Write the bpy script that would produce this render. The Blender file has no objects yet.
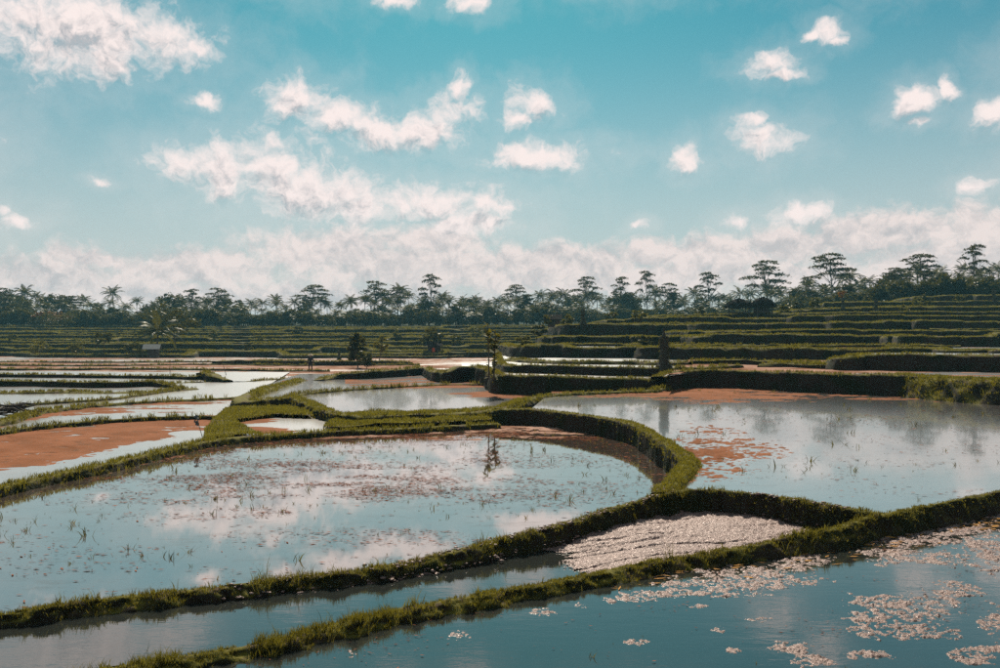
import bpy, bmesh, math, random
import numpy as np
from mathutils import Vector, Matrix

# ------------------------------------------------------------------ camera
SC = bpy.context.scene
COL = SC.collection
F, CAMZ, HY = 833.0, 2.8, 340.0          # focal length in picture units, eye height, eye-level line
cam_d = bpy.data.cameras.new('camera')
cam = bpy.data.objects.new('camera', cam_d)
COL.objects.link(cam)
cam.location = (0, 0, CAMZ)
cam.rotation_euler = (math.radians(90), 0, 0)
cam_d.sensor_width = 36.0
cam_d.lens = 36.0 * F / 1000.0
cam_d.shift_y = 0.006
cam_d.clip_start = 0.1
cam_d.clip_end = 6000
SC.camera = cam
SC.render.resolution_x, SC.render.resolution_y = 1024, 684

# ------------------------------------------------------------------ sun, sky, exposure
SUN_EL, SUN_AZ = math.radians(44), math.radians(-3)
SUN_STRENGTH, SKY_STRENGTH = 5.0, 0.055
SKY_TINT = (0.31, 1.05, 0.9)
CLOUD_WHITE = (14.8, 12.9, 12.4)
CLOUD_GREY = (7.6, 7.5, 7.8)
HAZE_DENSITY = 0.00022
EXPOSURE = 0.28
sun_d = bpy.data.lights.new('sun', 'SUN')
sun_d.energy = SUN_STRENGTH
sun_d.angle = math.radians(0.5)
sun_d.color = (1.0, 0.89, 0.74)
sun = bpy.data.objects.new('sun', sun_d)
COL.objects.link(sun)
S = Vector((math.sin(SUN_AZ) * math.cos(SUN_EL), math.cos(SUN_AZ) * math.cos(SUN_EL), math.sin(SUN_EL)))
sun.rotation_euler = (-S).to_track_quat('-Z', 'Y').to_euler()
sun.location = S * 300

SC.view_settings.view_transform = 'Standard'
SC.view_settings.look = 'None'
SC.view_settings.gamma = 1.0
SC.view_settings.exposure = EXPOSURE
SC.view_settings.use_curve_mapping = False
SC.render.engine = 'CYCLES'
SC.cycles.use_denoising = False
try:
    SC.cycles.denoiser = 'OPENIMAGEDENOISE'
    SC.cycles.denoising_input_passes = 'RGB_ALBEDO_NORMAL'
except Exception:
    pass
SC.cycles.max_bounces = 6
SC.cycles.diffuse_bounces = 2
SC.cycles.glossy_bounces = 3
SC.cycles.transmission_bounces = 3
SC.cycles.volume_bounces = 1
SC.cycles.transparent_max_bounces = 8
SC.cycles.caustics_reflective = False
SC.cycles.caustics_refractive = False
SC.cycles.sample_clamp_indirect = 3.0


class NT:
    """Short-hand for building a node tree."""
    def __init__(self, tree):
        self.t = tree
        self.n = tree.nodes
        self.n.clear()

    def new(self, typ, **kw):
        nd = self.n.new(typ)
        for k, v in kw.items():
            setattr(nd, k, v)
        return nd

    def link(self, a, b):
        self.t.links.new(a, b)

    def put(self, sock, v):
        if hasattr(v, 'links') and hasattr(v, 'node'):
            self.link(v, sock)
        elif v is not None:
            sock.default_value = v

    def math(self, op, a, b=None, c=None, clamp=False):
        nd = self.new('ShaderNodeMath', operation=op, use_clamp=clamp)
        for i, v in enumerate((a, b, c)):
            if v is not None:
                self.put(nd.inputs[i], v)
        return nd.outputs[0]

    def vm(self, op, a, b=None, c=None, out=0):
        nd = self.new('ShaderNodeVectorMath', operation=op)
        for i, v in enumerate((a, b, c)):
            if v is not None:
                self.put(nd.inputs[i], v)
        return nd.outputs['Value'] if op in ('LENGTH', 'DOT_PRODUCT') else nd.outputs[0]

    def noise(self, vec, scale, detail=4, rough=0.55, out='Fac', dist=0.0, lac=2.0):
        nd = self.new('ShaderNodeTexNoise')
        nd.noise_dimensions = '3D'
        if vec is not None:
            self.put(nd.inputs['Vector'], vec)
        nd.inputs['Scale'].default_value = scale
        nd.inputs['Detail'].default_value = detail
        nd.inputs['Roughness'].default_value = rough
        nd.inputs['Lacunarity'].default_value = lac
        nd.inputs['Distortion'].default_value = dist
        return nd.outputs['Fac'] if out == 'Fac' else nd.outputs['Color']

    def mix(self, f, a, b, blend='MIX'):
        nd = self.new('ShaderNodeMix', data_type='RGBA', blend_type=blend)
        self.put(nd.inputs[0], f)
        for s, v in ((nd.inputs[6], a), (nd.inputs[7], b)):
            if isinstance(v, tuple) and len(v) == 3:
                v = (*v, 1)
            self.put(s, v)
        return nd.outputs[2]

    def smooth(self, v, lo, hi, a=0.0, b=1.0):
        nd = self.new('ShaderNodeMapRange', interpolation_type='SMOOTHSTEP')
        self.put(nd.inputs['Value'], v)
        nd.inputs['From Min'].default_value = lo
        nd.inputs['From Max'].default_value = hi
        nd.inputs['To Min'].default_value = a
        nd.inputs['To Max'].default_value = b
        return nd.outputs[0]


def build_world():
    w = bpy.data.worlds.new('World')
    SC.world = w
    w.use_nodes = True
    g = NT(w.node_tree)
    out = g.new('ShaderNodeOutputWorld')
    bg = g.new('ShaderNodeBackground')
    bg.inputs['Strength'].default_value = SKY_STRENGTH
    g.link(bg.outputs[0], out.inputs['Surface'])
    sky = g.new('ShaderNodeTexSky', sky_type='NISHITA')
    sky.sun_disc = False
    sky.sun_elevation = SUN_EL
    sky.sun_rotation = SUN_AZ
    sky.altitude = 200
    sky.air_density = 1.0
    sky.dust_density = 0.6
    sky.ozone_density = 1.6
    base = g.mix(1.0, sky.outputs[0], SKY_TINT, 'MULTIPLY')
    tc = g.new('ShaderNodeTexCoord').outputs['Generated']
    sx = g.new('ShaderNodeSeparateXYZ')
    g.link(tc, sx.inputs[0])
    az = g.math('ARCTAN2', sx.outputs[0], sx.outputs[1])
    el = g.math('ARCSINE', sx.outputs[2])
    cx = g.new('ShaderNodeCombineXYZ')
    g.link(az, cx.inputs[0]); g.link(el, cx.inputs[1])
    P = cx.outputs[0]
    w1 = g.noise(P, 14.0, 3, 0.55, 'Color')
    w1 = g.vm('SUBTRACT', w1, (0.5, 0.5, 0.5))
    Pw = g.vm('MULTIPLY_ADD', w1, (0.055, 0.032, 0.0), P)
    w2 = g.noise(P, 60.0, 4, 0.6, 'Color')
    w2 = g.vm('SUBTRACT', w2, (0.5, 0.5, 0.5))
    Pw = g.vm('MULTIPLY_ADD', w2, (0.018, 0.015, 0.0), Pw)

    def ae(px, py):
        a = math.atan((px - 500) / F)
        e = math.atan((HY - py) / math.hypot(F, px - 500))
        return a, e

    # cumulus seen in the sky: centre and half axes in picture units
    cum = [(20, 18, 62, 22), (95, 22, 72, 26), (150, 38, 60, 18), (60, 52, 50, 20), (195, 48, 24, 9), (115, 62, 30, 14),
           (205, 96, 15, 6), (103, 184, 11, 4), (20, 224, 17, 6), (5, 212, 9, 5),
           (300, 98, 32, 17), (340, 115, 36, 14), (385, 131, 40, 15), (425, 130, 34, 15), (452, 106, 24, 14), (462, 90, 12, 12),
           (185, 160, 34, 16), (230, 168, 44, 22), (275, 172, 40, 34), (320, 190, 50, 26), (365, 203, 48, 16), (430, 201, 60, 17), (485, 205, 28, 11),
           (275, 145, 14, 12), (470, 224, 40, 9), (252, 165, 34, 20), (298, 186, 40, 26), (395, 203, 46, 15), (345, 190, 34, 16), (60, 30, 60, 26), (125, 45, 50, 18),
           (533, 105, 22, 15), (518, 122, 13, 9), (545, 154, 46, 11), (505, 152, 16, 7), (505, 158, 24, 7),
           (772, 62, 22, 11), (780, 75, 18, 6), (828, 33, 17, 10), (806, 38, 10, 5), (838, 42, 10, 5),
           (765, 140, 26, 14), (756, 120, 13, 5), (688, 157, 15, 12), (640, 224, 8, 5),
           (915, 104, 20, 11), (943, 92, 9, 9), (922, 126, 11, 4), (985, 112, 18, 10),
           (976, 186, 17, 6), (800, 209, 27, 8), (738, 223, 16, 7),
           (390, 0, 26, 6), (472, 2, 18, 9), (500, 208, 14, 5),
           (1060, 60, 40, 20), (1120, 160, 60, 18), (-60, 120, 50, 22), (-110, 30, 70, 30), (-90, 210, 60, 14),
           (620, -40, 50, 18), (300, -50, 70, 24), (900, -60, 60, 22)]
    low = [(60, 282, 120, 20), (190, 268, 120, 22), (330, 252, 110, 26), (430, 243, 70, 20), (420, 268, 180, 26), (560, 262, 160, 20),
           (700, 256, 150, 20), (800, 246, 120, 22), (890, 232, 110, 24), (990, 228, 100, 24), (960, 258, 180, 26), (100, 262, 60, 10),
           (-60, 286, 150, 24), (1120, 246, 150, 34), (650, 280, 400, 18), (200, 296, 400, 18)]

    def union(lst, ps, grow=1.0):
        acc = None
        for px, py, rx, ry in lst:
            a, e = ae(px, py)
            c = math.cos(math.atan((px - 500) / F)) ** 2
            sx_, sy_ = F / (rx * grow * max(c, .5)), F / (ry * grow)
            q = g.vm('MULTIPLY_ADD', ps, (sx_, sy_, 0.0), (-a * sx_, -e * sy_, 0.0))
            d = g.vm('LENGTH', q)
            acc = d if acc is None else g.math('MINIMUM', acc, d)
        return acc

    fb = g.noise(Pw, 26.0, 10, 0.66)
    up = g.vm('ADD', Pw, (0.002, 0.011, 0.0))
    fb_up = g.noise(up, 26.0, 8, 0.66)
    fine = g.noise(P, 9.0, 8, 0.6)

    mc = union(cum, Pw, 1.4)
    dens = g.math('ADD', g.math('SUBTRACT', 1.0, mc), g.math('MULTIPLY', g.math('SUBTRACT', fb, 0.5), 2.7))
    # the same kind of fair-weather cumulus goes on all round the sky
    gen = g.noise(tc, 3.2, 9, 0.58)
    inside = g.math('MULTIPLY', g.smooth(g.math('ABSOLUTE', az), 0.62, 0.85, 1.0, 0.0), g.smooth(el, 0.42, 0.6, 1.0, 0.0))
    outer = g.math('MULTIPLY', g.math('SUBTRACT', gen, 0.53), 7.0)
    outer = g.math('SUBTRACT', outer, g.math('MULTIPLY', inside, 6.0))
    dens = g.math('MAXIMUM', dens, outer)
    alpha = g.smooth(dens, -0.2, 0.95)
    veil = g.math('MULTIPLY', g.smooth(dens, -1.4, 0.4), 0.15)
    alpha = g.math('MAXIMUM', alpha, veil)
    mu = union(cum, g.vm('ADD', Pw, (0.0, 0.017, 0.0)), 1.4)
    over = g.math('ADD', g.math('SUBTRACT', 1.0, mu), g.math('MULTIPLY', g.math('SUBTRACT', fb_up, 0.5), 2.9))
    over = g.math('MAXIMUM', over, outer)
    core = g.smooth(over, 0.15, 1.7)
    rel = g.math('MULTIPLY', g.math('SUBTRACT', fb_up, fb), 5.5)
    sh = g.math('ADD', g.math('MULTIPLY', core, 0.95), g.math('MULTIPLY', rel, g.math('ADD', core, 0.15)), clamp=True)
    ccol = g.mix(sh, CLOUD_WHITE, CLOUD_GREY)
    ml = union(low, Pw, 1.12)
    dl = g.math('ADD', g.math('SUBTRACT', 1.0, ml), g.math('MULTIPLY', g.math('SUBTRACT', fb, 0.5), 1.9))
    ring = g.smooth(g.math('ABSOLUTE', az), 0.6, 0.9)
    ringd = g.math('SUBTRACT', g.math('MULTIPLY', g.math('SUBTRACT', fine, 0.42), 5.0), g.math('MULTIPLY', g.math('ABSOLUTE', g.math('SUBTRACT', el, 0.08)), 14.0))
    dl = g.math('MAXIMUM', dl, g.math('SUBTRACT', ringd, g.math('MULTIPLY', g.math('SUBTRACT', 1.0, ring), 6.0)))
    al = g.math('MULTIPLY', g.smooth(dl, -0.1, 0.6), 0.92)
    lsh = g.math('ADD', g.math('MULTIPLY', rel, 0.75), g.smooth(fine, 0.35, 0.75, 0.15, 0.75), clamp=True)
    lcol = g.mix(lsh, (CLOUD_WHITE[0] * .92, CLOUD_WHITE[1] * .90, CLOUD_WHITE[2] * .89), (8.6, 8.1, 8.2))
    # pale air above the horizon
    air = g.smooth(el, -0.02, 0.39, 0.93, 0.0)
    c0 = g.mix(air, base, (9.9, 9.1, 9.2))
    c1 = g.mix(al, c0, lcol)
    c2 = g.mix(alpha, c1, ccol)
    g.link(c2, bg.inputs['Color'])


build_world()

# ------------------------------------------------------------------ helpers
rs = np.random.RandomState(7)
random.seed(7)


def at(px, py, z):
    d = (CAMZ - z) * F / (py - HY)
    return ((px - 500) / F * d, d, z)


def ad(px, d, z=0.0):
    return ((px - 500) / F * d, d, z)


def _h(ix, iy, seed):
    n = (ix.astype(np.int64) * 374761393 + iy.astype(np.int64) * 668265263 + seed * 974634) & 0x7fffffff
    n = ((n ^ (n >> 13)) * 1274126177) & 0x7fffffff
    n = n ^ (n >> 16)
    return (n & 0xffff) / 65535.0


def vn(x, y, seed=0):
    x = np.asarray(x, float); y = np.asarray(y, float)
    ix, iy = np.floor(x), np.floor(y)
    fx, fy = x - ix, y - iy
    fx = fx * fx * (3 - 2 * fx); fy = fy * fy * (3 - 2 * fy)
    a, b = _h(ix, iy, seed), _h(ix + 1, iy, seed)
    c, d = _h(ix, iy + 1, seed), _h(ix + 1, iy + 1, seed)
    return (a * (1 - fx) + b * fx) * (1 - fy) + (c * (1 - fx) + d * fx) * fy


def fbm(x, y, seed=0, oct=4, gain=0.5):
    s, a, t = 0.0, 1.0, 0.0
    for i in range(oct):
        s = s + a * vn(np.asarray(x) * 2 ** i + 17.3 * i, np.asarray(y) * 2 ** i - 9.1 * i, seed + i)
        t += a
        a *= gain
    return s / t


def tag(o, label, cat, kind=None, group=None):
    o['label'] = label
    o['category'] = cat
    if kind:
        o['kind'] = kind
    if group:
        o['group'] = group
    return o


def mesh_np(name, v, f, mat=None, smooth=False, rnd=None):
    """v (n,3), f (m,k) with k equal for all faces."""
    v = np.ascontiguousarray(v, dtype=np.float32)
    f = np.ascontiguousarray(f, dtype=np.int32)
    me = bpy.data.meshes.new(name)
    m, k = f.shape
    me.vertices.add(len(v))
    me.vertices.foreach_set('co', v.ravel())
    me.loops.add(m * k)
    me.loops.foreach_set('vertex_index', f.ravel())
    me.polygons.add(m)
    me.polygons.foreach_set('loop_start', np.arange(0, m * k, k, dtype=np.int32))
    if smooth:
        me.polygons.foreach_set('use_smooth', np.ones(m, dtype=bool))
    me.update(calc_edges=True)
    if rnd is not None:
        at_ = me.attributes.new('rnd', 'FLOAT', 'POINT')
        at_.data.foreach_set('value', np.ascontiguousarray(rnd, dtype=np.float32))
    if mat:
        me.materials.append(mat)
    return me


def obj(name, me, parent=None):
    o = bpy.data.objects.new(name, me)
    COL.objects.link(o)
    if parent is not None:
        o.parent = parent
    return o


def empty(name, loc, rz=0.0):
    o = bpy.data.objects.new(name, None)
    o.empty_display_size = 0.3
    COL.objects.link(o)
    o.location = loc
    o.rotation_euler = (0, 0, rz)
    return o


# ------------------------------------------------------------------ materials
def pmat(name, build):
    m = bpy.data.materials.new(name)
    m.use_nodes = True
    g = NT(m.node_tree)
    out = g.new('ShaderNodeOutputMaterial')
    sh = build(g)
    g.link(sh, out.inputs['Surface'])
    return m


def principled(g, col, rough=0.8, spec=0.3, bump=None, bdist=0.02, bstr=0.6):
    b = g.new('ShaderNodeBsdfPrincipled')
    if isinstance(col, tuple):
        col = (*col, 1) if len(col) == 3 else col
    g.put(b.inputs['Base Color'], col)
    g.put(b.inputs['Roughness'], rough)
    b.inputs['Specular IOR Level'].default_value = spec
    if bump is not None:
        bp = g.new('ShaderNodeBump')
        bp.inputs['Strength'].default_value = bstr
        bp.inputs['Distance'].default_value = bdist
        g.link(bump, bp.inputs['Height'])
        g.link(bp.outputs[0], b.inputs['Normal'])
    return b.outputs[0]


def opos(g):
    return g.new('ShaderNodeTexCoord').outputs['Object']


def geo(g):
    return g.new('ShaderNodeNewGeometry').outputs['Position']


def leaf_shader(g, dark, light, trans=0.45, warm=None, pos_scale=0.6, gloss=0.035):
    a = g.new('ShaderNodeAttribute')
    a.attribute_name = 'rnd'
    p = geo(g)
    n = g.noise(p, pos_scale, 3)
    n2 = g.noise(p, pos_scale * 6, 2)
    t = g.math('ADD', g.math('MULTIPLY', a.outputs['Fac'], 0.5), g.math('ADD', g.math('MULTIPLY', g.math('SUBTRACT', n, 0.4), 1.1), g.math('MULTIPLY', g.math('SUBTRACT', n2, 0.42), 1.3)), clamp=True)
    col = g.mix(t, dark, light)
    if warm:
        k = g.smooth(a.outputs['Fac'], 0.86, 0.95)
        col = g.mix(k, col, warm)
    d = g.new('ShaderNodeBsdfDiffuse')
    tr = g.new('ShaderNodeBsdfTranslucent')
    gl = g.new('ShaderNodeBsdfGlossy')
    gl.inputs['Roughness'].default_value = 0.42
    g.link(col, d.inputs['Color'])
    tcol = g.mix(0.6, col, (0.26, 0.21, 0.015))
    g.link(tcol, tr.inputs['Color'])
    gl.inputs['Color'].default_value = (0.9, 0.9, 0.85, 1)
    m1 = g.new('ShaderNodeMixShader')
    m1.inputs[0].default_value = trans
    g.link(d.outputs[0], m1.inputs[1]); g.link(tr.outputs[0], m1.inputs[2])
    m2 = g.new('ShaderNodeMixShader')
    m2.inputs[0].default_value = gloss
    g.link(m1.outputs[0], m2.inputs[1]); g.link(gl.outputs[0], m2.inputs[2])
    return m2.outputs[0]


M_GRASS = pmat('grass', lambda g: leaf_shader(g, (0.014, 0.022, 0.006), (0.15, 0.14, 0.022), 0.5, (0.16, 0.13, 0.05)))  # colour range widened to paint in shaded and highlit blades
M_GRASS_LUSH = pmat('lush_grass', lambda g: leaf_shader(g, (0.026, 0.038, 0.006), (0.21, 0.19, 0.02), 0.5))
M_WEED = pmat('weed', lambda g: leaf_shader(g, (0.03, 0.035, 0.01), (0.13, 0.12, 0.03), 0.35, (0.3, 0.16, 0.04)))
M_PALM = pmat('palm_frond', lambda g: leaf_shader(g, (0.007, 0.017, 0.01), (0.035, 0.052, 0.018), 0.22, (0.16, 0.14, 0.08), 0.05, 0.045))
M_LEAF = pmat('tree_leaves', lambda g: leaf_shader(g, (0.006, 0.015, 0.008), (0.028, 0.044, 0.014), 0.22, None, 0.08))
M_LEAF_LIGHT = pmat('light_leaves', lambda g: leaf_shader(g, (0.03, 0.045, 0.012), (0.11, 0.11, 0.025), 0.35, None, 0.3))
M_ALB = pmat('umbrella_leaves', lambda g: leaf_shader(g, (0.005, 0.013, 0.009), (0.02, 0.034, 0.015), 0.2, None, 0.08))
M_RED = pmat('red_flowers', lambda g: leaf_shader(g, (0.1, 0.02, 0.015), (0.32, 0.06, 0.03), 0.3, None, 0.5))


def m_bark(g):
    p = opos(g)
    n = g.noise(p, 3.0, 5)
    return principled(g, g.mix(n, (0.05, 0.04, 0.03), (0.17, 0.14, 0.11)), 0.9, 0.2, n, 0.03)


M_BARK = pmat('bark', m_bark)


def m_bank(g):
    p = geo(g)
    big = g.noise(p, 0.9, 4)
    st = g.vm('MULTIPLY', p, (9.0, 9.0, 1.2))
    streak = g.noise(st, 1.0, 4, 0.6)
    fine = g.noise(p, 14.0, 4, 0.65)
    earth = g.mix(streak, (0.010, 0.009, 0.007), (0.055, 0.042, 0.03))  # soil and moss tones lowered to paint in the shade of the faces
    moss = g.mix(fine, (0.007, 0.011, 0.005), (0.024, 0.03, 0.01))
    turf = g.mix(fine, (0.06, 0.062, 0.01), (0.2, 0.17, 0.03))
    nz = g.new('ShaderNodeSeparateXYZ')
    g.link(g.new('ShaderNodeNewGeometry').outputs['Normal'], nz.inputs[0])
    t = g.smooth(big, 0.42, 0.62)
    top = g.smooth(nz.outputs[2], 0.45, 0.8)  # real turf over earth, but lit crest and shaded face painted in too
    bare = g.smooth(g.noise(p, 2.3, 5, 0.7), 0.5, 0.6, 0.0, 0.9)
    turf = g.mix(bare, turf, g.mix(fine, (0.035, 0.024, 0.016), (0.16, 0.11, 0.08)))
    h = g.math('ADD', g.math('MULTIPLY', fine, 0.6), g.math('MULTIPLY', streak, 0.8))
    return principled(g, g.mix(top, g.mix(t, earth, moss), turf), 0.92, 0.15, h, 0.05, 0.9)


M_BANK = pmat('bank_earth', m_bank)


def m_field(g):
    p = geo(g)
    st = g.vm('MULTIPLY', p, (0.12, 0.5, 1.0))
    n = g.noise(st, 1.0, 5, 0.6)
    f = g.noise(p, 3.5, 4, 0.7)
    c = g.mix(g.smooth(n, 0.35, 0.65), (0.07, 0.082, 0.015), (0.21, 0.175, 0.045))
    c = g.mix(g.math('MULTIPLY', f, 0.5), c, (0.035, 0.045, 0.012))
    return principled(g, c, 0.95, 0.1, f, 0.15, 0.8)


M_FIELD = pmat('grass_field', m_field)


def m_forest(g):
    p = geo(g)
    f = g.noise(p, 0.6, 5, 0.7)
    return principled(g, g.mix(f, (0.008, 0.016, 0.008), (0.03, 0.04, 0.014)), 0.95, 0.1, f, 0.6, 0.9)


M_FOREST = pmat('forest_floor', m_forest)


def water_mat(name, mud, ripple, sediment=0.0, power=0.42, rough=0.03, kmul=1.0, rough2=None):
    def b(g):
        p = geo(g)
        fres = g.new('ShaderNodeFresnel')
        fres.inputs['IOR'].default_value = 1.33
        k = g.math('MULTIPLY', g.math('POWER', fres.outputs[0], power), kmul)
        r1 = g.noise(g.vm('MULTIPLY', p, (1.2, 3.2, 1.0)), 1.6, 3, 0.5)
        r2 = g.noise(g.vm('MULTIPLY', p, (3.0, 9.0, 1.0)), 3.0, 3, 0.6)
        hgt = g.math('ADD', r1, g.math('MULTIPLY', r2, 0.35))
        bp = g.new('ShaderNodeBump')
        bp.inputs['Strength'].default_value = ripple
        bp.inputs['Distance'].default_value = 0.01
        g.link(hgt, bp.inputs['Height'])
        g.link(bp.outputs[0], fres.inputs['Normal'])
        patch = g.noise(g.vm('MULTIPLY', p, (0.5, 0.9, 1.0)), 1.0, 5, 0.65)
        mudc = g.mix(patch, mud, tuple(c * 1.9 for c in mud))
        d = g.new('ShaderNodeBsdfDiffuse')
        g.link(mudc, d.inputs['Color'])
        gl = g.new('ShaderNodeBsdfGlossy')
        gl.inputs['Roughness'].default_value = rough
        gl.inputs['Color'].default_value = (0.97, 0.98, 0.97, 1)
        g.link(bp.outputs[0], gl.inputs['Normal'])
        shiny = gl.outputs[0]
        if rough2:
            g2 = g.new('ShaderNodeBsdfGlossy')
            g2.inputs['Roughness'].default_value = rough2
            g2.inputs['Color'].default_value = (0.97, 0.98, 0.97, 1)
            m2 = g.new('ShaderNodeMixShader')
            m2.inputs[0].default_value = 0.5
            g.link(gl.outputs[0], m2.inputs[1]); g.link(g2.outputs[0], m2.inputs[2])
            shiny = m2.outputs[0]
        mx = g.new('ShaderNodeMixShader')
        if sediment:
            scum = g.smooth(g.noise(g.vm('MULTIPLY', p, (0.9, 2.2, 1.0)), 1.3, 7, 0.72), 0.52, 0.66, 0.0, sediment)
            k = g.math('MULTIPLY', k, g.math('SUBTRACT', 1.0, scum))
        g.link(k, mx.inputs[0])
        g.link(d.outputs[0], mx.inputs[1]); g.link(shiny, mx.inputs[2])
        return mx.outputs[0]
    return pmat(name, b)


M_WATER = water_mat('pond_water', (0.06, 0.045, 0.035), 0.012, 0.16, 0.40, 0.02)
M_WATER_R = water_mat('higher_pond_water', (0.07, 0.06, 0.055), 0.006, 0.12, 0.3, 0.035, 0.92, 0.15)
M_WATER_NEAR = water_mat('near_water', (0.016, 0.018, 0.016), 0.16, 0.0, 0.66, 0.035)
M_WATER_FAR = water_mat('far_water', (0.15, 0.105, 0.085), 0.006, 0.15, 0.26, 0.2, 0.86)


M_WATER_VALLEY = water_mat('valley_water', (0.2, 0.12, 0.085), 0.006, 0.3, 0.5, 0.2, 0.85)


def m_mud(g):
    p = geo(g)
    n = g.noise(p, 3.0, 5, 0.6)
    f = g.noise(p, 38.0, 4, 0.75)
    sp = g.noise(p, 17.0, 4, 0.7)
    c = g.mix(n, (0.13, 0.08, 0.066), (0.28, 0.18, 0.15))
    c = g.mix(g.smooth(f, 0.48, 0.72), c, (0.44, 0.3, 0.26))  # pale pink flecks put wet glints into the base colour
    c = g.mix(g.smooth(sp, 0.54, 0.64, 0, 0.8), c, (0.04, 0.026, 0.02))  # dark specks: wetter soil plus painted shade of small pits
    b = g.new('ShaderNodeBsdfPrincipled')
    g.link(c, b.inputs['Base Color'])
    g.link(g.smooth(sp, 0.35, 0.65, 0.3, 0.55), b.inputs['Roughness'])
    b.inputs['Specular IOR Level'].default_value = 0.6
    b.inputs['Specular Tint'].default_value = (1.0, 0.82, 0.77, 1)
    bp = g.new('ShaderNodeBump')
    bp.inputs['Strength'].default_value = 1.0
    bp.inputs['Distance'].default_value = 0.018
    g.link(g.math('ADD', f, g.math('MULTIPLY', sp, -0.8)), bp.inputs['Height'])
    g.link(bp.outputs[0], b.inputs['Normal'])
    return b.outputs[0]


M_MUD = pmat('wet_mud', m_mud)


def m_azolla(g):
    p = geo(g)
    n = g.noise(p, 0.8, 5, 0.65)
    f = g.noise(p, 18.0, 4, 0.7)
    c = g.mix(g.smooth(n, 0.3, 0.7), (0.19, 0.07, 0.03), (0.28, 0.11, 0.055))
    c = g.mix(g.smooth(f, 0.45, 0.8, 0, 0.6), c, (0.13, 0.08, 0.035))
    c = g.mix(g.smooth(g.noise(p, 2.2, 6, 0.7), 0.52, 0.7, 0, 0.65), c, (0.11, 0.062, 0.036))
    return principled(g, c, 0.9, 0.04, f, 0.01, 0.7)


M_AZOLLA = pmat('orange_mud', m_azolla)


def m_pink(g):
    p = geo(g)
    n = g.noise(p, 0.5, 5, 0.65)
    f = g.noise(p, 6.0, 4, 0.7)
    c = g.mix(g.smooth(n, 0.35, 0.65), (0.2, 0.1, 0.062), (0.4, 0.25, 0.19))
    return principled(g, c, g.smooth(f, 0.3, 0.7, 0.5, 0.7), 0.0, f, 0.01, 0.5)


M_PINK = pmat('wet_pink_mud', m_pink)


def m_debris(g):
    a = g.new('ShaderNodeAttribute')
    a.attribute_name = 'rnd'
    c = g.mix(a.outputs['Fac'], (0.07, 0.028, 0.018), (0.3, 0.12, 0.07))
    return principled(g, c, 0.9, 0.0)


M_DEBRIS = pmat('floating_straw', m_debris)


def simple(name, c0, c1, scale=4.0, rough=0.85, bdist=0.02, spec=0.25):
    def b(g):
        n = g.noise(opos(g), scale, 5, 0.65)
        return principled(g, g.mix(n, c0, c1), rough, spec, n, bdist)
    return pmat(name, b)


M_STONE = simple('mossy_stone', (0.018, 0.02, 0.014), (0.085, 0.08, 0.065), 5.0)
M_WOOD = simple('weathered_wood', (0.03, 0.026, 0.022), (0.12, 0.1, 0.085), 6.0)
M_THATCH = simple('dark_thatch', (0.008, 0.007, 0.006), (0.03, 0.025, 0.02), 9.0, 0.95, 0.02, 0.05)
M_TIN = simple('grey_tin', (0.06, 0.07, 0.075), (0.13, 0.15, 0.155), 2.5, 0.7, 0.01, 0.2)
M_BRICK = simple('brown_brick', (0.07, 0.045, 0.035), (0.16, 0.1, 0.08), 4.0)
M_CLOTH = simple('dark_cloth', (0.015, 0.018, 0.022), (0.04, 0.042, 0.05), 8.0)
M_SKIN = simple('skin', (0.16, 0.09, 0.06), (0.24, 0.14, 0.1), 6.0, 0.6)
M_STRAW = simple('straw_hat', (0.22, 0.16, 0.1), (0.4, 0.31, 0.2), 12.0)
M_CLOTH_RED = simple('orange_red_cloth', (0.45, 0.06, 0.02), (0.62, 0.12, 0.04), 5.0)
M_YELLOW = simple('yellow_leaves', (0.3, 0.12, 0.02), (0.5, 0.26, 0.05), 20.0)
M_BAMBOO = simple('bamboo', (0.09, 0.075, 0.04), (0.2, 0.16, 0.09), 7.0)

# ------------------------------------------------------------------ curves, banks, grass


def resample(pts, step):
    """Catmull-Rom through pts (n,k), evenly spaced in plan."""
    p = np.array(pts, float)
    p = np.vstack([2 * p[0] - p[1], p, 2 * p[-1] - p[-2]])
    dense = []
    for i in range(1, len(p) - 2):
        a, b, c, d = p[i - 1], p[i], p[i + 1], p[i + 2]
        t = np.linspace(0, 1, 24, endpoint=False)[:, None]
        dense.append(0.5 * ((2 * b) + (-a + c) * t + (2 * a - 5 * b + 4 * c - d) * t ** 2 + (-a + 3 * b - 3 * c + d) * t ** 3))
    dense.append(p[-2][None])
    q = np.vstack(dense)
    s = np.r_[0, np.cumsum(np.hypot(*np.diff(q[:, :2], axis=0).T))]
    n = max(4, int(s[-1] / step))
    t = np.linspace(0, s[-1], n)
    return np.stack([np.interp(t, s, q[:, k]) for k in range(q.shape[1])], 1), t


SEED = [100]
GRIDS = []


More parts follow.
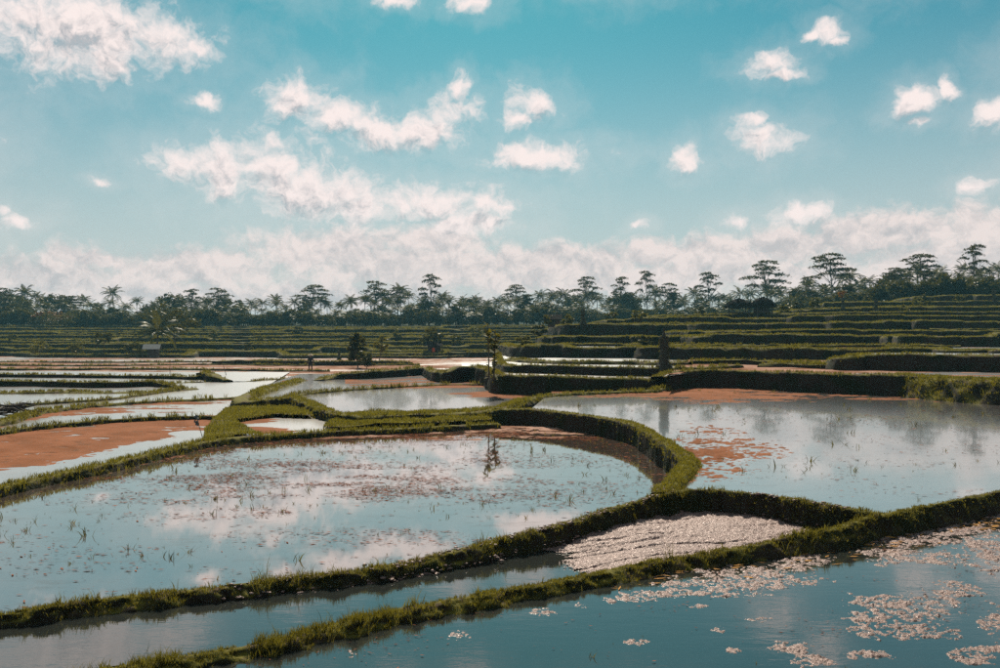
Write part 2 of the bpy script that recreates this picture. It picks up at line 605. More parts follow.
def bank(pts, zf, zb, w=0.3, ff=0.15, fb=0.15, step=0.1, wob=0.05, rough=0.03, label='', cat='earth bank', name='terrace_bank',
         group=None, mat=None, hvar=0.02):
    """A ridge of earth swept along pts (x, y, crest z); +s faces the right-hand side of the path (the viewer's side)."""
    SEED[0] += 11
    sd = SEED[0]
    q, t = resample(pts, step)
    n = len(q)
    tan = np.gradient(q[:, :2], axis=0)
    tan /= np.linalg.norm(tan, axis=1)[:, None] + 1e-9
    nor = np.stack([tan[:, 1], -tan[:, 0]], 1)
    sc = max(w + ff, .3)
    q[:, :2] += nor * ((fbm(t / (sc * 3), 0 * t, sd) - 0.5) * 2 * wob)[:, None]
    zc = q[:, 2] + (fbm(t / (sc * 1.4), 0 * t + 5, sd + 3) - 0.5) * 2 * hvar
    zf_ = np.minimum(zf, zc - 0.03)
    zb_ = np.minimum(zb, zc - 0.03)
    hf, hb = zc - zf_, zc - zb_
    ww = w * (0.55 + 0.9 * fbm(t / (sc * 1.5), 0 * t + 9, sd + 5))
    prof = [(ww / 2 + ff * 1.2, zf_ - 0.3), (ww / 2 + ff, zf_ + 0.0 * hf), (ww / 2 + ff * .82, zf_ + .18 * hf), (ww / 2 + ff * .62, zf_ + .38 * hf),
            (ww / 2 + ff * .42, zf_ + .58 * hf), (ww / 2 + ff * .22, zf_ + .78 * hf), (ww / 2 + ff * .06, zc - .09 * hf),
            (ww * .36, zc - 0.02 * hf), (ww * .12, zc), (-ww * .12, zc), (-ww * .36, zc - 0.03 * hb), (-ww / 2, zc - .15 * hb),
            (-ww / 2 - fb * .5, zb_ + .45 * hb), (-ww / 2 - fb, zb_), (-ww / 2 - fb * 1.2, zb_ - .25)]
    m = len(prof)
    V = np.zeros((n, m, 3))
    for j, (s, z) in enumerate(prof):
        V[:, j, :2] = q[:, :2] + nor * np.broadcast_to(s, (n,))[:, None]
        V[:, j, 2] = z
    nx = vn(V[..., 0] / (sc * .35) + V[..., 2] * 1.3, V[..., 1] / (sc * .35) - V[..., 2] * 2.1, sd + 7) - 0.5
    ny = vn(t[:, None] / (sc * .2), np.arange(m)[None] * .8, sd + 8) - .5
    amp = np.array([0, .5, 1, 1, 1, 1, 1, .7, .5, .5, .7, 1, 1, .5, 0])[None]
    dsp = (nx + ny) * rough * 2 * amp
    V[..., :2] += nor[:, None, :] * dsp[..., None]
    V[..., 2] += dsp * 0.5
    idx = np.arange(n * m).reshape(n, m)
    Fc = np.stack([idx[:-1, :-1], idx[1:, :-1], idx[1:, 1:], idx[:-1, 1:]], -1).reshape(-1, 4)
    Fc = Fc[:, ::-1]
    o = obj(name, mesh_np(name, V.reshape(-1, 3), Fc, mat or M_BANK, True))
    tag(o, label, cat, 'structure', group)
    return V


def blade_mesh(P, h, w, lean, mat, name, rnd=None, dirs=None):
    n = len(P)
    az = rs.rand(n) * 6.283
    side = np.stack([np.cos(az), np.sin(az), 0 * az], 1)
    la = rs.rand(n) * 6.283
    L = np.stack([np.cos(la), np.sin(la), 0 * la], 1) * (h * lean * (0.25 + rs.rand(n)))[:, None]
    if dirs is not None:
        L[:, :2] += dirs * (h * .35)[:, None]
    up = np.zeros((n, 3)); up[:, 2] = h
    v = np.empty((n, 5, 3))
    v[:, 0] = P - side * (w / 2)[:, None]
    v[:, 1] = P + side * (w / 2)[:, None]
    v[:, 2] = P + up * .6 + L * .4 + side * (w * .42)[:, None]
    v[:, 3] = P + up * .6 + L * .4 - side * (w * .42)[:, None]
    v[:, 4] = P + up * .97 + L
    b = np.arange(n)[:, None] * 5
    f = np.stack([b + [0, 1, 2], b + [0, 2, 3], b + [3, 2, 4]], 1).reshape(-1, 3)
    r = rs.rand(n) if rnd is None else rnd
    return mesh_np(name, v.reshape(-1, 3), f, mat, False, np.repeat(r, 5))


def gdens(d):
    return np.clip(2700 * (9.0 / np.maximum(d, 6)) ** 1.85, 4, 3200)


COLW = np.array([0, .25, .45, .6, .75, .95, 1, 1, 1, 1, 1, .9, .5, 0])
COLW_WALL = np.array([0, .03, .06, .08, .15, .5, 1, 1, 1, 1, 1, .9, .4, 0])
COLW_FAR = np.array([0, .0, .0, .01, .02, .1, .8, 1, 1, 1, 1, .9, .4, 0])


def grass_on(V, label, dens=1.0, colw=COLW, mat=None, hs=1.0, patch=0.35, group=None, name='bank_grass', lim=None, rag=0.0):
    a, b, c, d = V[:-1, :-1], V[1:, :-1], V[1:, 1:], V[:-1, 1:]
    area = (np.linalg.norm(np.cross(b - a, d - a), axis=-1) + np.linalg.norm(np.cross(b - c, d - c), axis=-1)) / 2
    ctr = (a + b + c + d) / 4
    dist = np.hypot(ctr[..., 0], ctr[..., 1])
    vis = (np.abs(ctr[..., 0]) < ctr[..., 1] * .68 + 2)
    lam = area * gdens(dist) * dens * (colw[None] if colw is not None else 1) * vis / 5.0
    cnt = rs.poisson(lam)
    I, J = np.nonzero(cnt)
    rep = cnt[I, J]
    I, J = np.repeat(I, rep), np.repeat(J, rep)
    u, v = rs.rand(len(I), 1), rs.rand(len(I), 1)
    T = (a[I, J] * (1 - u) + b[I, J] * u) * (1 - v) + (d[I, J] * (1 - u) + c[I, J] * u) * v
    dd = np.hypot(T[:, 0], T[:, 1])
    sc = dd / 9.0
    keep = fbm(T[:, 0] / (.22 * sc), T[:, 1] / (.22 * sc), 31, 3) > patch * (.75 + .45 * rs.rand(len(T)))
    T, sc = T[keep], sc[keep]
    nb = 5                                                     # blades in a tuft
    hT = .095 * sc ** .42 * hs * (.25 + 1.5 * fbm(T[:, 0] / (.6 * sc), T[:, 1] / (.6 * sc), 77)) * (.7 + .6 * rs.rand(len(T)))
    if rag:
        hT *= np.where(rs.rand(len(T)) < .035, 2.2, 1.0) * np.where(fbm(T[:, 0] / .5, T[:, 1] / .5, 55) > .55, 1.35, .8)
    P = np.repeat(T, nb, 0)
    s5 = np.repeat(sc, nb)
    P[:, :2] += rs.normal(0, .014, (len(P), 2)) * s5[:, None] ** .8
    h = np.repeat(hT, nb) * (.6 + .6 * rs.rand(len(P)))
    P[:, 2] -= h * .08
    w = .0062 * s5 ** .92 * (.7 + .6 * rs.rand(len(P)))
    r = np.clip(np.repeat(rs.rand(len(T)), nb) * .6 + rs.rand(len(P)) * .4, 0, 1)
    if len(P) == 0:
        return
    o = obj(name, blade_mesh(P, h, w, .55, mat or M_GRASS, name, r))
    tag(o, label, 'grass', 'stuff', group)


def sheet(name, pts, z, mat, label, cat, group=None):
    v = [(p[0], p[1], z) for p in pts]
    a = sum(v[i][0] * v[(i + 1) % len(v)][1] - v[(i + 1) % len(v)][0] * v[i][1] for i in range(len(v)))
    if a < 0:
        v = v[::-1]
    me = bpy.data.meshes.new(name)
    me.from_pydata(v, [], [list(range(len(v)))])
    me.materials.append(mat)
    o = obj(name, me)
    tag(o, label, cat, 'structure', group)
    return o


def inpoly(x, y, poly):
    poly = np.asarray(poly)
    ins = np.zeros(x.shape, bool)
    j = len(poly) - 1
    for i in range(len(poly)):
        xi, yi, xj, yj = *poly[i][:2], *poly[j][:2]
        c = ((yi > y) != (yj > y)) & (x < (xj - xi) * (y - yi) / (yj - yi + 1e-12) + xi)
        ins ^= c
        j = i
    return ins


def bed(name, poly, z0, hfun, px_rng, d_rng, npx, nd, mat, label, cat, kind='structure', cut=-0.012, group=None):
    """Ground under shallow water: a relief over z0; only what rises near or above the surface is kept."""
    px = np.linspace(*px_rng, npx)
    d = np.exp(np.linspace(math.log(d_rng[0]), math.log(d_rng[1]), nd))
    PX, D = np.meshgrid(px, d, indexing='ij')
    X, Y = (PX - 500) / F * D, D
    PY = HY + F * (CAMZ - z0) / D
    H = hfun(X, Y, PX, PY)
    ins = inpoly(X, Y, poly) if poly is not None else np.ones_like(X, bool)
    H = np.where(ins, H, -1.0)
    V = np.stack([X, Y, z0 + np.maximum(H, cut - .02)], -1)
    idx = np.arange(npx * nd).reshape(npx, nd)
    q = np.stack([idx[:-1, :-1], idx[1:, :-1], idx[1:, 1:], idx[:-1, 1:]], -1)
    hm = np.maximum.reduce([H[:-1, :-1], H[1:, :-1], H[1:, 1:], H[:-1, 1:]])
    okc = np.minimum.reduce([H[:-1, :-1], H[1:, :-1], H[1:, 1:], H[:-1, 1:]]) > -.9
    q = q[(hm > cut) & okc]
    if len(q) == 0:
        return None, V
    used = np.unique(q)
    remap = np.full(npx * nd, -1); remap[used] = np.arange(len(used))
    o = obj(name, mesh_np(name, V.reshape(-1, 3)[used], remap[q], mat, True))
    tag(o, label, cat, kind, group)
    return o, V


def P2(lst, z=None):
    """picture points on a level -> plan points"""
    return [at(p[0], p[1], p[2] if len(p) > 2 else z) for p in lst]


# ------------------------------------------------------------------ near paddies: levels
ZF, ZC, ZL, ZR = 0.0, -0.1, -0.2, 0.25

g0 = 1500
sheet('ground', [(-g0, -60), (g0, -60), (g0, 1500), (-g0, 1500)], -1.4, M_FOREST, 'dark soil of the valley floor under the paddies', 'ground')

# bunds, foreground
b1 = P2([(-160, 738, .08), (0, 694, .08), (100, 671, .08), (250, 646, .08), (375, 616, .09), (500, 590, .1), (625, 567, .12), (750, 545, .17), (850, 522, .27),
         (925, 506, .31), (1000, 491, .32), (1100, 470, .32), (1250, 442, .32), (1400, 427, .32)])
V1 = bank(b1, -.05, -.15, .12, .15, .14, .05, .1, .05, 'grassy earth bund running beside the dark near pond with mud islands', 'earth bund', 'paddy_bund')
grass_on(V1, 'short turf on the bund along the near pond', 1.7, hs=.3, patch=.18)
grass_on(V1, 'rough grass covering the bund along the near pond', 1.5, hs=.62, patch=.45, rag=1.0)
b2 = P2([(-200, 655, .02), (-80, 632, .02), (0, 614, .02), (125, 598, .02), (250, 584, .02), (375, 567, .03), (450, 551, .08), (500, 539, .12), (575, 519, .2),
         (640, 500, .3), (672, 491, .36), (720, 490, .37), (780, 497, .37), (830, 505, .36), (880, 512, .34)])
V2 = bank(b2, -.13, -.28, .12, .12, .18, .05, .1, .05, 'low grassy bund curving between the big blue pond and the bare mud patch', 'earth bund', 'paddy_bund')
grass_on(V2, 'short turf on the bund by the bare mud patch', 1.5, hs=.28, patch=.22)
grass_on(V2, 'rough grass covering the bund by the bare mud patch', 1.3, hs=.58, patch=.47, rag=1.0)
wl = P2([(484, 416, -.02), (492, 412, .12), (502, 409, .33), (530, 408.5, .37), (560, 411.5, .37), (600, 417, .37), (632, 423, .37), (652, 433, .37), (672, 446, .37),
         (687, 456, .37), (689, 461, .37), (680, 472, .37), (669, 483, .37), (661, 492, .36)])
VW = bank(wl, -.25, .15, .3, .06, .16, .08, .05, .035, 'tall earth wall curving between the big blue pond and the higher pond', 'earth wall', 'terrace_wall', hvar=.015)
grass_on(VW, 'short bright grass on top of the curving earth wall', 1.8, COLW_WALL, M_GRASS_LUSH, hs=.45, patch=.2)
b3 = P2([(-120, 512, -.03), (0, 486, -.03), (100, 464.5, -.03), (200, 442, -.03), (260, 435, -.03), (330, 431, -.03), (420, 427, -.03), (498, 423, -.03)])
V3 = bank(b3, -.3, -.3, .3, .15, .2, .09, .06, .03, 'low green bund between the orange mud field and the big blue pond', 'earth bund', 'paddy_bund')
grass_on(V3, 'green grass on the bund beside the orange mud field', 1.3, mat=M_GRASS_LUSH, patch=.25, hs=.75)

# water sheets
plan = lambda V: [tuple(p) for p in V[::4, 9, :2]]
c1, c2, c3, cw = plan(V1), plan(V2), plan(V3), plan(VW)
sheet('water', [(-12, 4.5), (16, 4.5), (16, 24)] + [p for p in c1[::-1] if p[0] < 15.5], ZF, M_WATER_NEAR, 'dark rippled water of the near pond with scattered mud islands', 'water')
i2 = min(range(len(c2)), key=lambda i: abs(c2[i][0] - (at(860, 512, .3)[0])))
c1c = [p for p in c1 if p[0] < 4.75]
c2c = [p for p in c2 if p[0] < 4.5]
sheet('water', c1c + c2c[::-1], ZC, M_WATER_NEAR, 'narrow strip of water between the two nearest bunds', 'water')
iw = min(range(len(c2)), key=lambda i: math.hypot(c2[i][0] - cw[-1][0], c2[i][1] - cw[-1][1]))
sheet('water', c2[:iw + 1] + cw[::-1] + c3[::-1], ZL, M_WATER, 'big calm pond mirroring the cumulus clouds, dotted with weeds', 'water')
r_far = [at(560, 385, ZR)[:2], at(690, 380, ZR)[:2], at(1000, 392, ZR)[:2], at(1200, 400, ZR)[:2]]
sheet('water', cw[8:] + c2[iw:] + [p for p in c1 if p[0] > c2[-1][0]] + r_far[::-1], ZR, M_WATER_R, 'wide higher pond mirroring pale sky below the dark terrace bank', 'water')


def clods(V, cols, zw, n, label, seed, xr, smax=.05):
    """mud crumbs fallen along the foot of a bund"""
    R = np.random.RandomState(seed)
    line = V[:, cols[0]]
    idx = [i for i in range(len(line)) if xr[0] < line[i, 0] < xr[1]]
    vs, fs, k = [], [], 0
    ico = np.array([(0, 0, 1), (.9, 0, .4), (.28, .85, .4), (-.72, .53, .4), (-.72, -.53, .4), (.28, -.85, .4), (.72, .53, -.4), (-.28, .85, -.4), (-.9, 0, -.4), (-.28, -.85, -.4), (.72, -.53, -.4), (0, 0, -1)])
    tri = np.array([(0, 1, 2), (0, 2, 3), (0, 3, 4), (0, 4, 5), (0, 5, 1), (1, 6, 2), (2, 7, 3), (3, 8, 4), (4, 9, 5), (5, 10, 1), (6, 7, 2), (7, 8, 3), (8, 9, 4), (9, 10, 5), (10, 6, 1), (11, 7, 6), (11, 8, 7), (11, 9, 8), (11, 10, 9), (11, 6, 10)])
    for _ in range(n):
        i = idx[R.randint(len(idx))]
        if fbm(np.array([line[i, 0] * .9]), np.array([seed * 1.0]), 21)[0] < .5 + .2 * R.rand() - .1:
            continue
        c = cols[R.randint(len(cols))]
        p = V[i, c] + R.normal(0, .05, 3) * [1, 1, 0]
        s_ = smax * (.25 + .75 * R.rand() ** 2)
        q = ico * s_ * [1 + R.rand(), 1 + R.rand(), .35 + .5 * R.rand()] + R.normal(0, .16 * s_, ico.shape)
        q[:, :2] = q[:, :2] @ np.array([[math.cos(i), -math.sin(i)], [math.sin(i), math.cos(i)]])
        vs.append(q + [p[0], p[1], max(p[2], zw) + s_ * .1]); fs.append(tri + k); k += 12
    o = obj('mud_clods', mesh_np('mud_clods', np.vstack(vs), np.vstack(fs), M_MUD))
    tag(o, label, 'mud', 'stuff')


clods(V2, [2, 3, 8, 9, 10, 11], ZC, 1500, 'mud crumbs along the bund by the bare mud patch', 4, (-3, 5), .026)

# bare mud in the small drained plot
def mud_h(X, Y, PX, PY):
    n = fbm(X * 1.1, Y * 1.6, 5, 4)
    cl = fbm(X * 20, Y * 26, 6, 4, .75) - .5
    fur = np.abs(vn(X * .55 + 3, Y * 2.6 - X * .9, 8) - .5) * 2
    fur2 = np.abs(vn(X * .8 + 9, Y * 4.0 - X * 1.2, 18) - .5) * 2
    edge = np.clip((PX - 548 - (PY - 548) * 1.2) / 100, -1, 1)
    slope = np.clip((555 - PY) / 45, 0, 1)
    return -.02 + .09 * edge + .06 * slope + cl * .045 + (n - .5) * .05 - .035 * np.exp(-(fur / .10) ** 2) - .02 * np.exp(-(fur2 / .1) ** 2)


dpoly = c1c + c2c[::-1]
bed('mud_flat', dpoly, ZC + .03, mud_h, (488, 860), (9.2, 14.2), 620, 420, M_MUD, 'bare pale wet mud drying between two bunds', 'mud')

bed('mud_flat', c2[:iw + 1] + cw[::-1] + c3[::-1], ZL,
    lambda X, Y, PX, PY: (fbm(X * .6, Y * 1.6, 57, 5, .65) - .5) * .12 + (fbm(X * 5, Y * 6, 58, 3) - .5) * .05 - np.clip((PY - 437 - np.clip(260 - PX, 0, 400) * .19) / 5, -.2, 3) * .02 - .006,
    (-20, 650), (15, 30.5), 420, 240, M_PINK, 'pinkish mud line along the far edge of the big pond', 'mud')

# mud islands breaking the near water
ISL = [(745, 578, 75, 14, .05), (690, 590, 50, 9, .04), (640, 596, 30, 6, .03), (800, 560, 40, 10, .045), (905, 612, 60, 20, .06), (955, 590, 30, 12, .05),
       (870, 628, 40, 10, .05), (930, 632, 40, 8, .03), (790, 650, 22, 8, .06), (808, 662, 26, 7, .05), (905, 540, 50, 9, .05), (960, 530, 50, 9, .05), (890, 558, 35, 9, .05),
       (940, 560, 40, 8, .045), (985, 545, 40, 10, .05), (542, 612, 17, 4, .05), (460, 637, 13, 6, .05), (640, 643, 14, 4, .05), (735, 652, 10, 4, .05), (985, 650, 40, 12, .06),
       (870, 655, 30, 6, .04), (610, 600, 10, 3, .03), (580, 606, 8, 2.5, .03), (350, 654, 6, 3, .04), (500, 600, 22, 3, .03), (430, 613, 14, 3, .03), (765, 572, 30, 8, .05),
       (980, 515, 40, 8, .05), (1020, 560, 40, 20, .05), (1020, 620, 40, 20, .05), (760, 620, 14, 3, .03), (700, 607, 14, 3, .03), (720, 630, 10, 3, .035)]


def isl_h(X, Y, PX, PY):
    m = np.full(X.shape, -9.0)
    wx = (fbm(X * 2.2, Y * 3.0, 40, 4) - .5)
    wy = (fbm(X * 2.2, Y * 3.0, 47, 4) - .5)
    for cx, cy, rx, ry, hh in ISL:
        q = np.hypot((PX - cx + wx * rx * 1.3) / rx, (PY - cy + wy * ry * 2.0) / ry)
        m = np.maximum(m, (1 - q))
    cl = fbm(X * 22, Y * 26, 41, 4, .7) - .5
    cl2 = np.maximum(fbm(X * 9, Y * 9, 43, 3) - .5, 0)
    base = np.clip(m, -1, .35) * .034 - .0135
    return np.where(m > -.6, base + cl * .05 + cl2 * .05 * (m > -.1), -.5)


fpoly = [(-4, 5), (14, 5), (14, 20)] + [p for p in c1[::-1] if -4 < p[0] < 13.5]
bed('mud_island', fpoly, ZF, isl_h, (330, 1010), (6.7, 16.0), 900, 700, M_MUD, 'clumps of wet mud and rotting straw breaking the near water', 'mud', 'stuff')

# ------------------------------------------------------------------ middle paddies on the left
# the orange field and white ponds share the level of the big pond
bO = P2([(-120, 452, -.05), (0, 431, -.05), (50, 424.5, -.05), (120, 418.5, -.05), (180, 416, -.05), (222, 416, -.05)])
VO = bank(bO, -.3, -.3, .2, .12, .12, .12, .06, .02, 'thin green bund behind the orange mud field', 'earth bund', 'paddy_bund')
grass_on(VO, 'grass on the thin bund behind the orange mud field', 1.1)
b5 = P2([(-120, 440, -.05), (0, 421, -.05), (20, 416, -.05), (45, 410, -.05), (100, 404, -.08), (170, 400, -.08), (242, 396.5, -.08)])
V5 = bank(b5, -.3, -.3, .3, .2, .2, .15, .1, .03, 'green bund behind the pale shallow pond', 'earth bund', 'paddy_bund')
grass_on(V5, 'grass on the bund behind the pale shallow pond', 1.2, mat=M_GRASS_LUSH)
b6 = P2([(-120, 410, -.1), (0, 405, -.1), (60, 401.3, -.1), (110, 398, -.1), (140, 394, -.1), (165, 390.5, -.1), (190, 388, -.1)])
V6 = bank(b6, -.3, -.3, .25, .15, .15, .2, .1, .02, 'thin bund between two narrow silver ponds', 'earth bund', 'paddy_bund')
grass_on(V6, 'grass on the thin bund between two silver ponds')
sheet('water', c3 + [at(498, 412, ZL)[:2], at(330, 416, ZL)[:2], at(250, 396, ZL)[:2], at(290, 372, ZL)[:2], at(-250, 372, ZL)[:2], (-45, 16)], ZL - .004, M_WATER_FAR,
      'shallow silver ponds stepping away on the valley side', 'water')


def orange_h(X, Y, PX, PY):
    n = fbm(X * .5, Y * .7, 61, 4) - .5
    f = fbm(X * 6, Y * 6, 62, 3) - .5
    e = np.minimum.reduce([(PX + 400) / 60,
                           (460 - .17 * PX - .00012 * PX ** 2 + 10 - PY) / 9.0 + np.clip((110 - PX) / 90, -.3, 0),
                           (232 - PX) / 8 + (PY < 418) * 1])
    hole = np.hypot((PX - 195) / 22, (PY - 434) / 3.0)
    h = .02 * np.clip(e, -2, 1) + n * .03 + f * .012
    pud = fbm(X * .9, Y * 2.2, 64, 4, .6)
    h = h - np.clip(pud - .62, 0, 1) * .5
    return np.where(hole < 1 + n, -.02, h)


opoly = [p for p in [tuple(v[:2]) for v in V3[::4, 9]] if True] + [tuple(v[:2]) for v in VO[::-4, 9]]
bed('mud_flat', opoly, ZL, orange_h, (-60, 245), (17.5, 36), 260, 220, M_AZOLLA, 'rust orange mud and water fern covering a whole paddy', 'mud')


def shal(seed, amt, thr, sx=.35, sy=.9):
    def h(X, Y, PX, PY):
        n = fbm(X * sx, Y * sy, seed, 5, .6)
        f = fbm(X * 4, Y * 5, seed + 9, 3) - .5
        return (n - thr) * amt + f * .012
    return h


def w1_h(X, Y, PX, PY):
    n = fbm(X * .35, Y * 1.1, 71, 5, .6)
    f = fbm(X * 4, Y * 5, 79, 3) - .5
    top = np.clip((402 + (240 - PX) * .08 + np.clip(60 - PX, 0, 100) * .12 - PY) / 4, -3, 1)
    return (n - .59) * .16 + f * .035 + .028 * np.clip(top, -.4, 1)


bed('mud_flat', [tuple(v[:2]) for v in VO[::3, 9]] + [at(238, 398, ZL)[:2]] + [tuple(v[:2]) for v in V5[::-3, 9]], ZL, w1_h, (-60, 245), (27, 54), 260, 220, M_AZOLLA,
    'orange mud streaks in the pale shallow pond', 'mud')


# grass patch by the small pool, pool and its mud
def patch_bed(poly_px, z, h0, name, label, mat=M_BANK, res=(160, 90), seed=0, grass=True, gd=1.0, gm=None, hs=1.0, cat='grass mound'):
    poly = P2(poly_px, z)
    xs = [p[0] for p in poly_px]; ds = [p[1] for p in poly]

    def h(X, Y, PX, PY):
        return h0 + (fbm(X * .8, Y * .8, 90 + seed, 4) - .5) * h0 * 1.2 + (fbm(X * 4, Y * 4, 91 + seed, 2) - .5) * .03
    o, V = bed(name, poly, z, h, (min(xs), max(xs)), (min(ds), max(ds)), res[0], res[1], mat, label, cat, cut=-.5)
    if grass:
        X, Y = V[..., 0], V[..., 1]
        ins = inpoly((X[:-1, :-1] + X[1:, 1:]) / 2, (Y[:-1, :-1] + Y[1:, 1:]) / 2, poly)
        grass_on(V, 'dense grass growing over the ' + label.split(' grass ')[-1], gd, ins.astype(float)[None] if False else None, gm, hs, .12, name='mound_grass') if False else \
            grass_cells(V, ins, label, gd, gm, hs)
    return V


def grass_cells(V, ins, label, gd, gm, hs):
    a, b, c, d = V[:-1, :-1], V[1:, :-1], V[1:, 1:], V[:-1, 1:]
    area = np.linalg.norm(np.cross(b - a, d - a), axis=-1)
    dist = np.hypot(a[..., 0], a[..., 1])
    cnt = rs.poisson(area * gdens(dist) * gd * ins)
    I, J = np.nonzero(cnt)
    rep = cnt[I, J]
    I, J = np.repeat(I, rep), np.repeat(J, rep)
    u, v = rs.rand(len(I), 1), rs.rand(len(I), 1)
    P = (a[I, J] * (1 - u) + b[I, J] * u) * (1 - v) + (d[I, J] * (1 - u) + c[I, J] * u) * v
    sc = np.hypot(P[:, 0], P[:, 1]) / 9
    h = .09 * sc ** .42 * hs * (.1 + 1.6 * fbm(P[:, 0] / .9, P[:, 1] / .9, 78) ** 1.3) * (.6 + .7 * rs.rand(len(P)))
    w = .0065 * sc ** .92 * (.7 + .6 * rs.rand(len(P)))
    o = obj('mound_grass', blade_mesh(P, h, w, .5, gm or M_GRASS_LUSH, 'mound_grass'))
    tag(o, 'dense grass blades on the ' + label.split(' ', 1)[1], 'grass', 'stuff')


patch_bed([(203, 443), (240, 439), (262, 436), (248, 431), (236, 423), (275, 417.5), (314, 419), (304, 410), (285, 408), (240, 407.5), (226, 411), (213, 422), (205, 432)],
          ZL, .12, 'grass_mound', 'green grass mound beside the small orange pool', seed=1, gd=1.4, hs=.7)
patch_bed([(322, 431), (400, 428), (470, 425.5), (497, 423), (497, 411), (470, 413), (360, 416), (340, 420), (330, 426)], ZL, .16, 'grass_mound',
          'bright green grass shelf between two ponds', seed=2, gd=1.7, hs=.8)


def pool_h(X, Y, PX, PY):
    n = fbm(X * .9, Y * 1.4, 66, 4) - .5
    a = np.maximum.reduce([1 - np.hypot((PX - 250) / 26, (PY - 420.5) / 3.2), 1 - np.hypot((PX - 262) / 32, (PY - 430) / 4.0), 1 - np.hypot((PX - 340) / 14, (PY - 427) / 3.0)])
    return np.clip(a, -1, .6) * .04 + n * .05 - .005


bed('mud_flat', P2([(225, 437), (330, 433), (350, 424), (315, 416), (225, 416)], ZL), ZL, pool_h, (222, 355), (25, 34), 160, 120, M_AZOLLA, 'orange mud edge of the small pool', 'mud')

# upper pond behind the green shelf
bP = P2([(300, 379, .12), (285, 383, .14), (270, 387, .16), (250, 393, .18), (240, 398, .16), (240, 401, .14), (262, 400, .13), (285, 398, .13), (300, 399, .13), (315, 405, .12),
         (330, 411, .12), (360, 414.5, .12), (420, 414, .1), (470, 412, .12), (500, 408, .2), (520, 403, .25)])
VP = bank(bP, -.28, -.08, .5, .16, .25, .14, .12, .05, 'dark grassy bank bending round the upper pond', 'earth bank', hvar=.05)
grass_on(VP, 'lush tufts of grass on the bank round the upper pond', 1.5, np.maximum(COLW_WALL, .3), mat=M_GRASS_LUSH, hs=.6, patch=.25)
bQ = P2([(283, 398.5, .1), (300, 393.5, .1), (340, 389.5, .1), (400, 386, .1), (450, 384, .1), (500, 384, .12)])
VQ = bank(bQ, -.1, -.1, .25, .15, .15, .2, .08, .03, 'thin grassy bund behind the upper pond', 'earth bund', 'paddy_bund')
grass_on(VQ, 'grass on the thin bund behind the upper pond', 1.2)
bPR = P2([(498, 408, .3), (512, 403, .3), (530, 398, .32), (550, 394.5, .34), (580, 392.5, .36), (620, 391, .38), (655, 389, .42), (678, 383, .5), (690, 378, .7)])
VPR = bank(bPR, .1, -.08, .35, .2, .3, .15, .08, .03, 'narrow curved green bund between the upper pond and the wide higher pond', 'earth bund', 'paddy_bund')
grass_on(VPR, 'grass on the narrow curved bund by the wide pond', 1.3, mat=M_GRASS_LUSH)
sheet('water', P2([(240, 400), (300, 400), (330, 412), (420, 415), (500, 410), (530, 398), (580, 388), (480, 374), (300, 374), (262, 386)], 0), 0.0, M_WATER_R,
      'pale upper pond with an orange far edge and floating weed', 'water')


def p2_h(X, Y, PX, PY):
    n = fbm(X * .4, Y * .8, 67, 4) - .5
    f = fbm(X * 3, Y * 4, 68, 3) - .5
    edge = 389.5 - (PX - 300) * .012 + np.clip(330 - PX, 0, 60) * .1
    a = np.where(PY > np.interp(PX, [283, 300, 340, 400, 450, 500], [398.5, 393.5, 389.5, 386, 384, 384]), np.clip((edge - PY) / 2.5, -1, 1), -1.5)
    far = np.where(PY < 385.5 + np.clip((440 - PX) * .045, 0, 8), (fbm(X * .25, Y * .7, 69, 5, .65) - np.where(PX < 345, .70, .53)) * 2, -9)
    blob = 1 - np.hypot((PX - 505) / 40, (PY - 395) / 4)
    return np.maximum.reduce([a * .03 + n * .03 + f * .01, far * .05 + f * .01, np.clip(blob, -1, .5) * .05 + n * .1])


bed('mud_flat', P2([(280, 399), (300, 398), (330, 411), (420, 413), (500, 409), (545, 396), (520, 384), (480, 376), (300, 376), (262, 386)], 0), 0.0, p2_h, (255, 550), (30, 64), 330, 220, M_AZOLLA,
    'orange water fern along the far edge of the upper pond', 'mud')


# floating dark weed near the far end of the upper pond
# big lump banks behind
bBC = P2([(318, 380, .05), (335, 375, .3), (360, 372, .5), (400, 368.8, .6), (424, 367, .62), (436, 371, .66), (446, 372, .7), (455, 367, 1.0), (475, 366, 1.05), (488, 368, 1.05), (497, 374, 1.0),
          (520, 375, 1.0), (560, 376, 1.0), (600, 377.5, .94), (640, 378.5, .86), (668, 379, .8), (690, 378, .8)])
VBC = bank(bBC, -.1, .0, .6, .18, .4, .25, .3, .06, 'dark lumpy terrace bank behind the upper pond', 'terrace bank', hvar=.06)
grass_on(VBC, 'grass along the crest of the lumpy terrace bank', 1.3, COLW_FAR, hs=.85)
cbc = [tuple(v[:2]) for v in VBC[::2, 9] if v[0] / v[1] * F + 500 > 455]
sheet('water', cbc + [ad(720, 60)[:2], ad(700, 75)[:2], ad(462, 75)[:2]], .72, M_WATER_FAR,
      'pinkish sheet of water on the step above the dark bank', 'water')
bD1 = [ad(500, 118, 1.2), ad(498, 92, 1.2), ad(498, 70, 1.2), ad(501, 58, 1.2)] + P2([(512, 365, 1.2), (530, 364.7, 1.25), (560, 365, 1.27), (600, 366, 1.27), (640, 367, 1.25), (690, 367, 1.25), (740, 365, 1.3)])
VD1 = bank(bD1, .6, .9, .5, .2, .3, .35, .2, .05, 'second dark step of the terrace beside the tall shrine', 'terrace bank', hvar=.05)
grass_on(VD1, 'grass along the second step beside the tall shrine', 1.3, COLW_FAR, hs=.85)
bD2 = P2([(508, 359, 1.25), (530, 359.8, 1.3), (560, 360.5, 1.32), (620, 361, 1.32), (690, 362.5, 1.3)])
